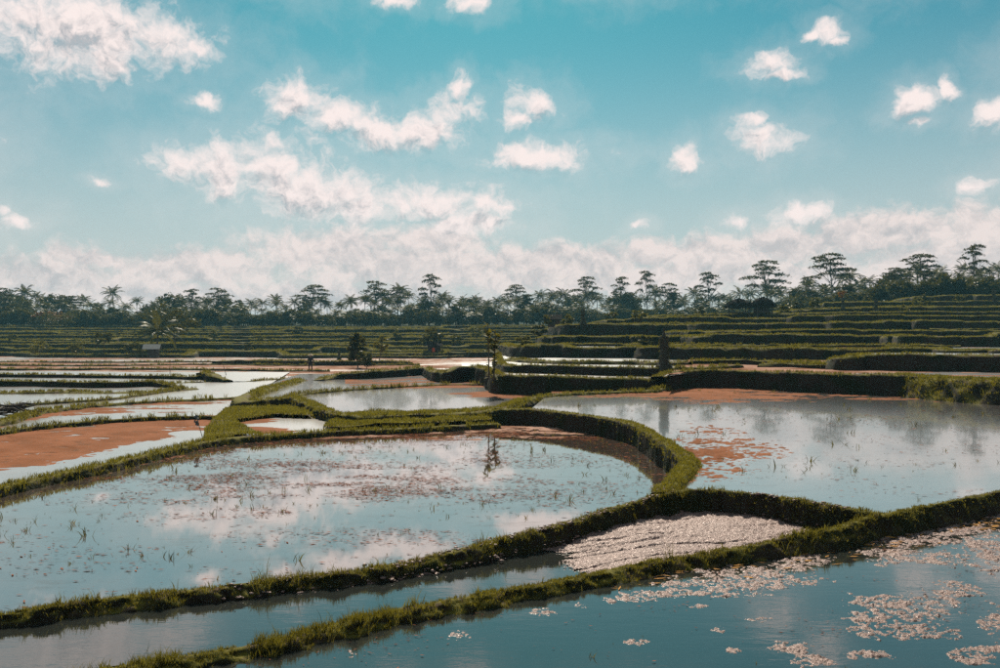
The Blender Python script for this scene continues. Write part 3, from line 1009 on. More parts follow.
VD2 = bank(bD2, .95, .95, .6, .3, .3, .5, .3, .06, 'low overgrown bund on the step beside the tall shrine', 'earth bund', 'paddy_bund', hvar=.08)
grass_on(VD2, 'grass on the low overgrown bund by the tall shrine', 1.6, COLW_FAR, hs=.9)
sheet('water', [tuple(v[:2]) for v in VD1[::2, 9]] + [ad(760, 140), ad(500, 140)], 1.06, M_WATER_FAR, 'thin bright strip of water below the green terraces', 'water')

# right: bank behind the wide pond
bA = P2([(660, 376, 1.0), (676, 371.5, 1.18), (700, 370, 1.2), (740, 370.5, 1.2), (820, 373, 1.2), (880, 374.5, 1.2), (930, 376, 1.2), (1000, 379, 1.2), (1100, 384, 1.2), (1250, 392, 1.2)])
VA = bank(bA, .15, 1.02, .4, .16, .3, .2, .12, .05, 'long dark bank standing over the wide higher pond', 'terrace bank', hvar=.03)
grass_on(VA, 'grass fringe along the crest of the long dark bank', 1.4, COLW_FAR, hs=.8)
bA2 = [(p[0], p[1] - .75, p[2] - .0) for p in P2([(893, 376, .9), (905, 376, 1.1), (930, 376.5, 1.17), (1000, 379.5, 1.19), (1100, 384.5, 1.19), (1250, 392.5, 1.19)])]
VA2 = bank(bA2, .1, .6, .9, .75, .3, .15, .15, .12, 'sloping bank thick with sunlit yellow green grass at the pond edge', 'terrace bank', hvar=.08)
grass_on(VA2, 'sunlit yellow green grass on the sloping pond bank', 2.2, np.array([0, .2, .5, .8, 1, 1, 1, 1, 1, 1, 1, .9, .5, 0]), M_GRASS_LUSH, hs=1.3, patch=.1)
sheet('water', P2([(664, 376), (700, 371), (820, 374), (1000, 380), (1250, 393)], 1.1) + [ad(1300, 75), ad(690, 75)], 1.08, M_WATER_FAR, 'dark narrow paddy above the long bank', 'water')
bed('mud_flat', P2([(664, 376), (700, 371), (820, 374), (1000, 380), (1250, 393)], 1.1) + [ad(1300, 75), ad(690, 75)], 1.08,
    lambda X, Y, PX, PY: (fbm(X * .15, Y * .5, 171, 4) - .45) * .2 + (fbm(X * 2, Y * 3, 172, 3) - .5) * .02 + np.clip((840 - PX) / 400, -.5, .2) * .1,
    (660, 1100), (34, 75), 260, 140, M_PINK, 'orange mud strip on the paddy above the long bank', 'mud')


def r_h(X, Y, PX, PY):
    n = fbm(X * .5, Y * 1.4, 167, 5, .7) - .5
    f = fbm(X * 4, Y * 5, 168, 3) - .5
    edge = 396.5 + np.clip(PX - 640, 0, 400) * .022 - np.clip(600 - PX, 0, 100) * .06 + 5 * np.exp(-((PX - 745) / 70) ** 2)
    a = np.clip((edge - PY) / 4.5, -1.2, .8)
    cut = np.clip((PX - 700) / 120, 0, 1) * .03
    near = 1 - np.hypot((PX - 712) / 36, (PY - 458) / 22)
    near2 = 1 - np.hypot((PX - 705) / 60, (PY - 452) / 9)
    g = np.where(np.maximum(near, near2) > -.5, np.maximum(near, near2) * .02 + n * .07 + (fbm(X * 7, Y * 9, 169, 3, .7) - .5) * .09 - .012, -9)
    return np.maximum(a * .03 + n * .12 + f * .04 - cut, g)


bed('mud_flat', cw[8:] + c2[iw:] + [p for p in c1 if p[0] > c2[-1][0]] + r_far[::-1], ZR, r_h, (520, 1010), (14, 46), 420, 420, M_AZOLLA, 'orange mud shallows at the rim of the wide higher pond', 'mud')

# ------------------------------------------------------------------ valley floor rows on the left
ZV = -.3
sheet('water', [ad(-260, 50)[:2], ad(330, 50)[:2], ad(360, 62)[:2], ad(640, 62)[:2], ad(640, 200)[:2], ad(-260, 200)[:2]], ZV, M_WATER_VALLEY, 'flooded plots far across the valley floor', 'water')
bed('mud_flat', None, ZV, lambda X, Y, PX, PY: (fbm(X * .06, Y * .4, 181, 5, .65) - .5) * .35 + (fbm(X * .8, Y * 2, 182, 3) - .5) * .08, (-60, 560), (56, 160), 420, 220, M_PINK,
    'pinkish mud between the flooded plots across the valley', 'mud')
VL = 'terrace rows crossing the valley floor'


def vrow(pts, zc, label, w=.5, ff=.3, hs=1.2, zf=ZV, name='paddy_bund'):
    V = bank([(*at(p[0], p[1], p[2] if len(p) > 2 else zc)[:2], p[2] if len(p) > 2 else zc) for p in pts], zf, zf, w, ff, ff, .5, .35, .06, label, 'earth bund', name, hvar=.06)
    grass_on(V, 'grass on the ' + label, 1.6, COLW_FAR, hs=hs * .6)
    return V


vrow([(-80, 381.5), (35, 381), (80, 382), (120, 382), (150, 381), (165, 383, .05), (180, 386.5, -.1)], .14, 'dark bund ending in a rounded tip near the silver ponds', .6, .12)
vrow([(-80, 391), (20, 392), (60, 391.5), (140, 391.5), (190, 388)], -.12, 'grassy strip at the head of the silver ponds', .7, .3)
vrow([(-80, 374), (0, 374), (60, 374.5), (110, 375), (160, 375.5), (200, 376.5)], .05, 'long straight bund far beyond the silver ponds', .5, .12)
vrow([(198, 372.5), (204, 372, .35), (215, 374.5, .3), (228, 379.5, .0)], .3, 'short dark bank leaning into the shallow ponds', .8, .15)
vrow([(140, 384.5), (180, 382.8), (215, 381.8), (250, 381), (285, 378.5), (330, 376)], -.18, 'thin dark line of bund at the back of the shallow ponds', .4, .12)
vrow([(-80, 368), (60, 368.5), (150, 368), (240, 369), (300, 370), (330, 370)], -.1, 'low bund where the worker stands', .45, .15)
vrow([(-80, 364), (80, 364.8), (200, 364), (300, 364.5), (420, 364)], -.12, 'fourth bund across the flooded valley plots', .45, .15)
vrow([(215, 361), (245, 360, .25), (330, 361, .3), (375, 360.5, .3), (410, 362, .0)], .2, 'green bank behind the standing worker', .8, .2)
vrow([(-80, 361), (80, 361.5), (200, 361), (260, 361.5)], -.1, 'fifth bund across the flooded valley plots', .5, .2)
vrow([(300, 356), (350, 355.5), (430, 356), (470, 355)], .15, 'long bank near the leafy bush', .7, .2)
vrow([(398, 351, .5), (440, 352, .5), (470, 352.5, .55), (500, 352, .5), (520, 351, .3)], .5, 'dark bank left of the green terraces', .8, .2)
vrow([(250, 352), (330, 351.5), (400, 351)], .2, 'faint bank near two mossy stumps', .7, .2)

# ------------------------------------------------------------------ far terraces: left slope




def far_terrace(pts, z, zlow, label, group, fld_label, w=1.0, ff=.5, back=None, step=1.2, colw=None, fieldmat=None):
    V = bank(pts, zlow, z - .15, w, ff, .5, step, .5, .12, label, 'terrace bank', group=group, hvar=.08)
    grass_on(V, 'grass on the ' + label, 2.4, colw if colw is not None else COLW_FAR, hs=.75, group=group, mat=M_GRASS_LUSH, patch=.25)
    line = [tuple(v) for v in V[::2, 9, :2]]
    sheet('terrace_field', line + back, z - .1, fieldmat or M_FIELD, fld_label, 'field', group)
    return V


LEFT = [(.35, 143), (.95, 153), (1.6, 164), (2.3, 175), (3.0, 187), (3.75, 199), (4.5, 212), (5.3, 226), (6.1, 241), (6.86, 257)]
zl = ZV
for k, (z, d) in enumerate(LEFT):
    pts = []
    jog = rs.rand() * 500
    brk = np.cumsum(rs.uniform(50, 190, 12)) - 300
    lev = rs.choice([0, .0, .2, .38, .5], 13)
    for px in range(-260, 700, 7):
        dd = d + (fbm(np.array([px / 130.0]), np.array([k * .55]), 300)[0] - .5) * 24 + (3.2 if px > jog else 0) + (px > 330) * (px - 330) * -.03
        if k == 0:
            dd += (fbm(np.array([px / 60.0]), np.array([3.3]), 310)[0] - .5) * 10
        L_ = lev[int(np.searchsorted(brk, px))]
        zz = z + L_
        dd += L_ * 9
        pts.append(ad(px, dd, max(zz, z - .08)))
    far_terrace(pts, z, zl - .1, 'straight grassy terrace bank climbing to the palms beyond the valley', 'terraces on the valley slope', 'green field strip on the terraces below the palms',
                1.1, .5, [ad(700, 420)[:2], ad(-260, 420)[:2]])
    zl = z - .1

# ------------------------------------------------------------------ far terraces: right slope
GR = 'terraces on the hill slope'
RIGHT = [
    # z, low z, points (px, distance)
    (2.2, 1.05, [(505, 150), (508, 100), (514, 86), (526, 81), (570, 80), (612, 79.5), (630, 79), (633, 82), (640, 82), (644, 75), (700, 71), (760, 68), (786, 66), (790, 70), (830, 70), (900, 66), (1000, 64), (1150, 62), (1300, 60)]),
    (3.25, 2.0, [(540, 170), (545, 120), (549, 100), (560, 95), (600, 95), (640, 96), (643, 102), (690, 101), (694, 94), (760, 92), (830, 90), (900, 87), (903, 82), (1000, 81), (1150, 80), (1300, 78)]),
    (3.95, 3.1, [(640, 170), (665, 125), (690, 112), (750, 104), (830, 99), (920, 96), (925, 100), (1000, 99), (1150, 96), (1300, 94)]),
    (5.1, 3.8, [(545, 200), (555, 140), (565, 122), (600, 119), (650, 118), (655, 123), (690, 122), (700, 116), (780, 115), (828, 112), (832, 107), (900, 108), (1000, 108), (1150, 106), (1300, 104)]),
    (6.2, 5.0, [(580, 220), (595, 160), (610, 139), (650, 136), (700, 133), (780, 128), (830, 125), (836, 122), (900, 122), (1000, 121), (1150, 118), (1300, 116)]),
    (7.3, 6.0, [(620, 230), (640, 170), (660, 153), (700, 150), (760, 146), (830, 136), (900, 133), (1000, 132), (1150, 130), (1300, 128)]),
    (8.2, 7.2, [(690, 240), (720, 185), (760, 168), (800, 150), (840, 145), (900, 142), (1000, 141), (1150, 139), (1300, 137)]),
    (9.0, 8.1, [(750, 240), (775, 185), (800, 165), (850, 156), (900, 151), (1000, 150), (1150, 148), (1300, 146)]),
    (10.1, 8.9, [(800, 240), (818, 180), (826, 163), (850, 160), (900, 159), (1000, 158), (1150, 156), (1300, 154)]),
    (11.8, 9.9, [(880, 240), (895, 190), (915, 174), (950, 170), (1000, 168), (1150, 166), (1300, 164)]),
]
for k, (z, zlow, pd) in enumerate(RIGHT):
    a_px = [p[0] for p in pd]; a_d = [p[1] for p in pd]
    pts = [ad(px, d, z) for px, d in pd[:3]]
    off, lift, nxt = 0.0, 0.0, pd[2][0] + 20
    for px in range(int(pd[2][0]) + 6, 1300, 6):
        if px > nxt:
            off, lift, nxt = rs.uniform(-2.2, 2.2), rs.choice([0, 0, .12, .25, -.12]), px + rs.uniform(25, 120)
        pts.append(ad(px, np.interp(px, a_px, a_d) + off, z + lift))
    far_terrace(pts, z, zlow - .1, 'dark grassy terrace bank stepping up the hill', GR, 'narrow green field on a step of the hill', .9, .35,
                [ad(1300, 420)[:2], ad(pd[0][0], 420)[:2]], .8)
for z_, px0, px1, d0, d1, m_ in ((2.115, 556, 640, 82, 92, M_WATER_FAR), (2.115, 655, 700, 77, 90, M_PINK), (2.115, 836, 990, 72, 80, M_PINK), (2.118, 900, 1080, 69, 75, M_WATER_FAR)):
    sheet('paddy_plot', [ad(px0, d0)[:2], ad((px0 + px1) / 2, d0 + 1)[:2], ad(px1, d0 + .4)[:2], ad(px1, d1)[:2], ad(px0, d1)[:2]], z_ , m_, 'thin strip of flooded mud behind the first green step of the hill', 'paddy', 'flooded strips on the hill')
# the nearer step on the right
pr = P2([(826, 364, 1.3), (834, 361, 1.5), (845, 357, 1.85), (862, 355, 1.95), (900, 354.5, 2.0), (955, 354.5, 2.0), (1000, 355, 2.0), (1150, 356, 2.0), (1300, 358, 2.0)])
VR1 = bank(pr, 1.0, 1.7, .8, .25, .4, .35, .25, .08, 'rounded dark step ending above the narrow paddy', 'terrace bank', hvar=.06)
grass_on(VR1, 'grass along the rounded dark step', 1.4, COLW_FAR, M_GRASS_LUSH, hs=.9)
sheet('water', [tuple(v[:2]) for v in VR1[::2, 9] if v[2] > 1.9] + [ad(1300, 70)[:2], ad(868, 64)[:2]], 1.8, M_WATER_FAR, 'thin silver paddy on the rounded step', 'water')
# low bunds and wild growth between the steps
for k, (z, pd) in enumerate([(2.35, [(660, 84), (720, 80), (800, 78), (900, 76), (960, 75)]), (1.4, [(690, 58), (740, 57), (800, 55), (850, 56)]), (1.35, [(760, 52), (800, 50), (832, 49)]),
                             (3.5, [(700, 108), (760, 104), (830, 100)]), (5.35, [(600, 129), (660, 128), (720, 126)]), (2.4, [(560, 90), (600, 88), (640, 89)]),
                             (6.5, [(880, 127), (940, 127), (1000, 126), (1080, 125)]), (4.2, [(930, 104), (990, 103), (1080, 102)]), (8.5, [(880, 146), (950, 146), (1040, 145)]),
                             (10.4, [(840, 164), (880, 165), (930, 164), (1000, 163), (1100, 162)])]):
    V = bank([ad(px, d, z) for px, d in pd], z - .55, z - .4, .7, .2, .3, .6, .4, .1, 'low weedy bund on a step of the hill', 'earth bund', 'paddy_bund', group='low bunds on the hill steps', hvar=.12)
    grass_on(V, 'tall weeds on the low bunds of the hill steps', 2.0, COLW_FAR, hs=.9, mat=M_GRASS_LUSH, group='low bunds on the hill steps')

# ------------------------------------------------------------------ forest floor
FPX = [-400, 200, 450, 600, 750, 830, 900, 1000, 1150, 1400]
FD0 = [264, 264, 268, 285, 275, 225, 192, 184, 180, 178]
FZ0 = [6.9, 6.9, 7.0, 8.0, 8.6, 11.0, 12.0, 12.4, 12.8, 13]


def floor_z(px, d):
    d0 = np.interp(px, FPX, FD0); z0 = np.interp(px, FPX, FZ0)
    return z0 + np.maximum(d - d0, 0) * .025


px = np.linspace(-400, 1400, 120)
tt = np.linspace(0, 1, 40)
PX, T = np.meshgrid(px, tt, indexing='ij')
D0 = np.interp(PX, FPX, FD0)
D = D0 + T ** 1.6 * 420
V = np.stack([(PX - 500) / F * D, D, floor_z(PX, D) + (fbm(PX / 12, D / 5, 400, 3) - .5) * 1.0 * (T > 0)], -1)
V[:, 0, 2] -= 2.0
idx = np.arange(V.shape[0] * V.shape[1]).reshape(V.shape[:2])
q = np.stack([idx[:-1, :-1], idx[1:, :-1], idx[1:, 1:], idx[:-1, 1:]], -1).reshape(-1, 4)
tag(obj('terrain', mesh_np('terrain', V.reshape(-1, 3), q, M_FOREST, True)), 'dark wooded ground under the palm forest', 'terrain', 'structure')


# ------------------------------------------------------------------ plants
def tube(pts, rad, sides=7):
    pts = np.array(pts, float); n = len(pts)
    v = []
    for i in range(n):
        t = pts[min(i + 1, n - 1)] - pts[max(i - 1, 0)]
        t /= np.linalg.norm(t) + 1e-9
        a = np.cross(t, [0.3, 0.95, 0.1]); a /= np.linalg.norm(a) + 1e-9
        b = np.cross(t, a)
        for k in range(sides):
            th = 2 * math.pi * k / sides
            v.append(pts[i] + rad[i] * (a * math.cos(th) + b * math.sin(th)))
    f = []
    for i in range(n - 1):
        for k in range(sides):
            k2 = (k + 1) % sides
            f.append((i * sides + k, i * sides + k2, (i + 1) * sides + k2, (i + 1) * sides + k))
    return np.array(v), np.array(f)


class Acc:
    def __init__(self):
        self.v, self.f, self.r, self.n = [], [], [], 0

    def add(self, v, f, r=.5):
        self.v.append(v); self.f.append(np.asarray(f) + self.n)
        self.r.append(np.full(len(v), r) if np.isscalar(r) else r)
        self.n += len(v)

    def mesh(self, name, mat, smooth=False):
        return mesh_np(name, np.vstack(self.v), np.vstack(self.f), mat, smooth, np.concatenate(self.r))


def frond(R, L, az, el0, droop, npair=15, lw=.13, ll=.85):
    """one pinnate palm leaf from the origin, as quads"""
    t = np.linspace(0, 1, 10)
    el = el0 - droop * t ** 1.3
    ds = L / 9
    x = np.r_[0, np.cumsum(np.cos(el[:-1]) * ds)]
    z = np.r_[0, np.cumsum(np.sin(el[:-1]) * ds)]
    out = np.array([math.cos(az), math.sin(az), 0.]); sd = np.array([-math.sin(az), math.cos(az), 0.])
    spine = out * x[:, None] + np.array([0, 0, 1.]) * z[:, None]
    vs, fs = [], []
    n = 0
    for i in range(9):                                        # rachis
        wv = sd * (.05 * (1 - i / 10))
        vs += [spine[i] - wv, spine[i] + wv, spine[i + 1] + wv * .9, spine[i + 1] - wv * .9]
        fs.append((n, n + 1, n + 2, n + 3)); n += 4
    for i in range(npair):
        u = .12 + .86 * i / (npair - 1)
        j = min(int(u * 9), 8); fr = u * 9 - j
        p = spine[j] * (1 - fr) + spine[j + 1] * fr
        tan = spine[j + 1] - spine[j]; tan = tan / np.linalg.norm(tan)
        l = ll * math.sin(math.pi * (.12 + .8 * u)) ** .7 * (.85 + .3 * R.rand())
        for s in (-1, 1):
            dirv = tan * .55 + sd * s * .8 + np.array([0, 0, -.45 - .3 * R.rand()])
            dirv /= np.linalg.norm(dirv)
            wv = tan * lw * .5
            tip = p + dirv * l
            mid = p + dirv * l * .5 + np.array([0, 0, .04])
            vs += [p - wv * .5, p + wv * .5, mid + wv, mid - wv]
            fs.append((n, n + 1, n + 2, n + 3)); n += 4
            vs += [mid - wv, mid + wv, tip + wv * .2, tip - wv * .2]
            fs.append((n, n + 1, n + 2, n + 3)); n += 4
    return np.array(vs), np.array(fs)


def palm_meshes(seed, H=11.0, L=4.2, nf=22, lean=.8, bushy=1.0):
    R = np.random.RandomState(seed)
    la = R.rand() * 6.28
    t = np.linspace(0, 1, 9)
    pts = np.stack([np.cos(la) * lean * t ** 1.6, np.sin(la) * lean * t ** 1.6, H * t - .3 * (1 - t)], 1)
    v, f = tube(pts, .2 - .08 * t, 7)
    tr = Acc(); tr.add(v, f)
    cr = Acc()
    top = pts[-1]
    fr = []
    for k in range(nf):
        el0 = math.radians(82 - 95 * (k / nf) ** .9 + R.uniform(-8, 8))
        az = k * 2.4 + R.rand() * .4
        v, f = frond(R, L * R.uniform(.8, 1.1), az, el0, math.radians(R.uniform(60, 95)), 15, .22 * bushy, .9)
        r = R.rand() * .75 + (.2 if k > nf * .85 else 0)
        cr.add(v + top, f, r)
        fr.append((v + top, f, r))
    return tr.mesh('trunk', M_BARK, True), cr.mesh('crown', M_PALM), fr, tr


def leaf_quads(R, C, size, flat=0.0):
    n = len(C)
    a = R.normal(size=(n, 3)); a[:, 2] *= (1 - flat)
    a /= np.linalg.norm(a, axis=1)[:, None]
    b = np.cross(a, R.normal(size=(n, 3))); b /= np.linalg.norm(b, axis=1)[:, None] + 1e-9
    if flat:
        b[:, 2] *= (1 - flat)
    s = size * (.6 + .8 * R.rand(n))[:, None]
    v = np.stack([C - a * s, C + b * s * .45, C + a * s, C - b * s * .45], 1).reshape(-1, 3)
    f = np.arange(4 * n).reshape(n, 4)
    return v, f


def broad_meshes(seed, H=11.0, W=4.0, trunk_h=.35, ncl=46, per=42, leaf=.42, mat=None, squash=1.0):
    R = np.random.RandomState(seed)
    tr, cr = Acc(), Acc()
    t = np.linspace(0, 1, 6)
    hx, hy = R.normal(0, .3, 2)
    th = H * trunk_h
    pts = np.stack([hx * t, hy * t, (th + H * .2) * t - .3 * (1 - t)], 1)
    tr.add(*tube(pts, (.03 * H) * (1 - .6 * t) * .8, 7))
    cz, rz = (th + H) / 2, (H - th) / 2
    cs = []
    while len(cs) < ncl:
        p = R.uniform(-1, 1, 3)
        r = np.linalg.norm(p)
        if .35 < r < 1 and (p[2] > -.75):
            cs.append(p)
    cs = np.array(cs)
    lump = .75 + .5 * fbm(np.arctan2(cs[:, 1], cs[:, 0]) * 1.3 + 5, cs[:, 2] * 1.5, seed, 2)
    C = np.stack([cs[:, 0] * W * lump + hx, cs[:, 1] * W * lump + hy, cz + cs[:, 2] * rz * squash], 1)
    for i, c in enumerate(C):
        if i % 4 == 0:
            b = pts[3 + R.randint(2)]
            m = (b + c) / 2 + np.array([0, 0, -.1 * H * .2])
            tr.add(*tube([b, m, c], [.013 * H, .009 * H, .003 * H], 5))
        pr = W * .3 * R.uniform(.7, 1.2)
        q = R.normal(0, .5, (per, 3)) * [pr, pr, pr * .6] + c
        v, f = leaf_quads(R, q, leaf)
        base = np.clip(.35 + .5 * cs[i, 2] + R.normal(0, .15), 0, .85) * 0 + R.rand() * .5
        cr.add(v, f, np.repeat(np.clip(base + R.rand(per) * .35, 0, .84), 4))
    return tr.mesh('trunk', M_BARK, True), cr.mesh('crown', mat or M_LEAF)


def albizia_meshes(seed, H=17.0, W=5.0, npad=9, crown_from=.5, lean=0.0):
    """tall umbrella tree: bare stem, rising limbs, flat leaf pads in storeys"""
    R = np.random.RandomState(seed)
    tr, cr = Acc(), Acc()
    t = np.linspace(0, 1, 8)
    stem = np.stack([lean * t ** 1.5 + .3 * np.sin(t * 5 + seed), .3 * np.cos(t * 4), H * .88 * t - .4 * (1 - t)], 1)
    tr.add(*tube(stem, .26 * (1 - .75 * t), 7))
    for k in range(npad):
        u = (k + .5) / npad
        h = H * (crown_from + (1 - crown_from) * (.05 + .95 * u))
        az = k * 2.4 + R.rand()
        reach = W * (1 - .45 * u) * R.uniform(.45, .95) if k < npad - 1 else W * .15
        base = np.array([np.interp(max(.2, (h / H - .28) / .88), t, stem[:, i]) for i in range(3)])
        end = np.array([base[0] + math.cos(az) * reach, base[1] + math.sin(az) * reach, h])
        mid = base * .45 + end * .55 + np.array([0, 0, -.06 * H * .4])
        tr.add(*tube([base, mid, end], [.11, .075, .03], 5))
        pr = W * R.uniform(.32, .52)
        n = int(190 * (pr / 2.2) ** 1.3)
        r = np.sqrt(R.rand(n)) * pr * (.75 + .5 * R.rand(n)); th = R.rand(n) * 6.28
        # sub-clumps make the pad ragged
        rag = vn(np.cos(th) * 2 + r + k * 7, np.sin(th) * 2 + r, seed)
        keep = rag > .3
        r, th = r[keep], th[keep]
        q = np.stack([end[0] + r * np.cos(th), end[1] + r * np.sin(th), end[2] + (1 - (r / pr) ** 2) * .55 + R.normal(0, .16, len(r)) - .1], 1)
        v, f = leaf_quads(R, q, .42, .55)
        cr.add(v, f, np.repeat(R.rand(len(q)) * .5 + R.rand() * .3, 4))
        for s in range(3):
            a2 = R.rand() * 6.28
            e2 = end + np.array([math.cos(a2) * pr * .7, math.sin(a2) * pr * .7, .25])
            tr.add(*tube([mid, (mid + e2) / 2 + np.array([0, 0, -.1]), e2], [.05, .04, .015], 4))
    return tr.mesh('trunk', M_BARK, True), cr.mesh('crown', M_ALB)


def plant(name, trunk, crown, loc, rz, sc, label, cat, group=None):
    e = empty(name, loc, rz)
    e.scale = (sc if isinstance(sc, tuple) else (sc, sc, sc))
    obj('trunk', trunk, e)
    obj('crown', crown, e)
    tag(e, label, cat, None, group)
    return e


PALMS = [palm_meshes(s, h, l, nf, ln)[:2] for s, h, l, nf, ln in ((1, 10.5, 4.6, 19, .6), (2, 12, 4.8, 20, 1.2), (3, 9, 4.4, 18, .3), (4, 11, 5.0, 19, -.9), (5, 13, 4.6, 20, .8))]
BROADS = [broad_meshes(s, h, w, th, n) for s, h, w, th, n in ((11, 10, 3.6, .2, 46), (12, 11.5, 4.2, .22, 54), (13, 8.5, 3.8, .15, 44), (14, 12, 3.2, .25, 46))]
BUSH = [broad_meshes(s, 4.0, 2.6, .05, 30, 40, .34) for s in (21, 22, 23)]
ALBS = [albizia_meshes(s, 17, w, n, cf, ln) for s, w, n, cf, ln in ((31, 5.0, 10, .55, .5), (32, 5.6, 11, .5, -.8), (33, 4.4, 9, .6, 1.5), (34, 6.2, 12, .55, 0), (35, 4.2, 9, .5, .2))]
R_ = np.random.RandomState(5)
# height of the forest skyline (picture y) along the picture
SKY_PX = [-150, 0, 40, 90, 140, 180, 230, 280, 330, 380, 440, 500, 560, 620, 680, 740, 790, 850, 880, 930, 1000, 1150]
SKY_PY = [299, 295, 297, 302, 306, 301, 301, 303, 306, 295, 296, 298, 298, 299, 297, 294, 286, 279, 278, 270, 268, 262]


def forest_z(px, d):
    return float(floor_z(px, d))


def forest_spot(px, d):
    deep = 'deep in the forest' if d - float(np.interp(px, FPX, FD0)) > 42 else 'at the forest front'
    for lim, where in ((125, 'across from the branch heap and silver ponds'), (255, 'beyond the tin-roofed hut'), (400, 'behind the standing worker'), (500, 'behind the shelter with the orange cloth'),
                       (640, 'behind the low brown hut'), (800, 'behind the thatched huts'), (9999, 'over the top of the hill terraces')):
        if px < lim:
            return deep + ' ' + where


def put_tree(px, d, kind, top=None, scale=None, near=False):
    spot = forest_spot(px, d)
    z = forest_z(px, d)
    x, y, _ = ad(px, d)
    if top is not None:
        H = max(4.0, CAMZ + (HY - top) * d / F - z)
    rz = R_.rand() * 6.28
    if kind == 'palm':
        k = R_.randint(len(PALMS)); base = (13.2, 14.8, 11.4, 14, 15.8)[k]
        s = H / base
        s = (max(.8, min(s, 1.15)),) * 2 + (s,)
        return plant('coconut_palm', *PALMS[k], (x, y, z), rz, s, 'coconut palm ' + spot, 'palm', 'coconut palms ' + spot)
    if kind == 'broad':
        k = R_.randint(len(BROADS)); s = H / (10, 11.5, 8.5, 12)[k]
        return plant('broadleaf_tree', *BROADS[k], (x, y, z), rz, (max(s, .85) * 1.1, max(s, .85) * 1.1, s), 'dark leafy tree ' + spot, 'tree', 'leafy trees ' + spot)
    k = R_.randint(len(BUSH))
    s = R_.uniform(.8, 1.5)
    return plant('forest_bush', *BUSH[k], (x, y, z), rz, s, 'low dark bush ' + spot, 'bush', 'bushes ' + spot)


for row, (dd, stp, drop) in enumerate(((80, 15.8, -3), (50, 13.8, 0), (26, 12, 6), (9, 11.5, 13), (62, 12, 17), (36, 12, 18))):
    px = -110 + row * 3
    while px < 1110:
        d0 = float(np.interp(px, FPX, FD0))
        d = d0 + dd * (R_.uniform(.8, 1.25))
        top = float(np.interp(px, SKY_PX, SKY_PY)) + drop + R_.normal(0, 4.6)
        kind = 'palm' if R_.rand() < (.88, .85, .78, .55, .15, .15)[row] else 'broad'
        if kind == 'palm':
            top -= 1.5
        put_tree(px, d, kind, top)
        px += stp * R_.uniform(.65, 1.35) * (1.0 if px < 840 else 1.25)
px = -110
while px < 1110:
    d0 = float(np.interp(px, FPX, FD0))
    put_tree(px, d0 + R_.uniform(2, 8), 'bush')
    px += R_.uniform(8, 15)

# the umbrella trees that stand out above the skyline
ALB_LIST = [(70, 296, 34, 3, 'flat-topped umbrella tree rising over the palms near the red-flowered bushes'),
            (4, 288, 30, 1, 'umbrella tree cut by the forest end opposite the silver ponds'),
            (192, 289, 24, 0, 'slender umbrella tree beside a matching twin above the tin-roofed hut'),
            (218, 288, 32, 1, 'layered umbrella tree above the long valley terraces'),
            (313, 285, 40, 3, 'broad domed umbrella tree standing alone in a gap of the forest'),
            (374, 281, 34, 1, 'dense dark umbrella tree heading the thick middle of the forest'),
            (398, 287, 30, 0, 'lower umbrella tree against the dense dark one'),
            (430, 274, 28, 4, 'tall small-topped umbrella tree over the middle of the forest'),
            (517, 285, 32, 3, 'low flat umbrella tree behind the leafy sapling'),
            (588, 277, 32, 1, 'umbrella tree with several storeys behind the small roofed hut'),
            (620, 277, 24, 2, 'leaning umbrella tree with one flat top'),
            (646, 271, 26, 0, 'tall thin umbrella tree with two flat storeys'),
            (667, 283, 28, 2, 'spreading umbrella tree with a thin broken top above the tall shrine'),
            (708, 272, 32, 4, 'round-topped umbrella tree left of the thatched huts'),
            (768, 261, 46, 1, 'wide ragged umbrella tree over the thatched huts'),
            (806, 277, 20, 4, 'small low umbrella tree between two wide ones'),
            (831, 254, 48, 3, 'widest flat umbrella tree on the skyline over the hill terraces'),
            (898, 268, 36, 2, 'lower half of a pair of flat umbrella trees above the hilltop'),
            (922, 254, 44, 0, 'higher half of a pair of flat umbrella trees above the hilltop'),
            (974, 245, 32, 4, 'tallest thin umbrella tree over the hilltop palms')]
for px, top, wpx, k, lab in ALB_LIST:
    d = float(np.interp(px, FPX, FD0)) + R_.uniform(28, 55)
    z = forest_z(px, d)
    H = CAMZ + (HY - top) * d / F - z
    Wd = wpx * d / F / 2
    base_w = (5.0, 5.6, 4.4, 6.2, 4.2)[k] * 1.12
    s = max(.45, Wd / base_w)
    plant('umbrella_tree', *ALBS[k], (*ad(px, d)[:2], z), R_.rand() * 6.28, (s, s, H / 17.2), lab, 'tree', 'umbrella trees on the skyline')

# ------------------------------------------------------------------ single trees and bushes in the fields
def rot_leaf_tree(name, loc, H, W, seed, label, cat, mat, th=.25, ncl=30, per=40, leaf=.3, rz=0.0):
    t, c = broad_meshes(seed, H, W, th, ncl, per, leaf, mat)
    return plant(name, t, c, loc, rz, 1.0, label, cat)


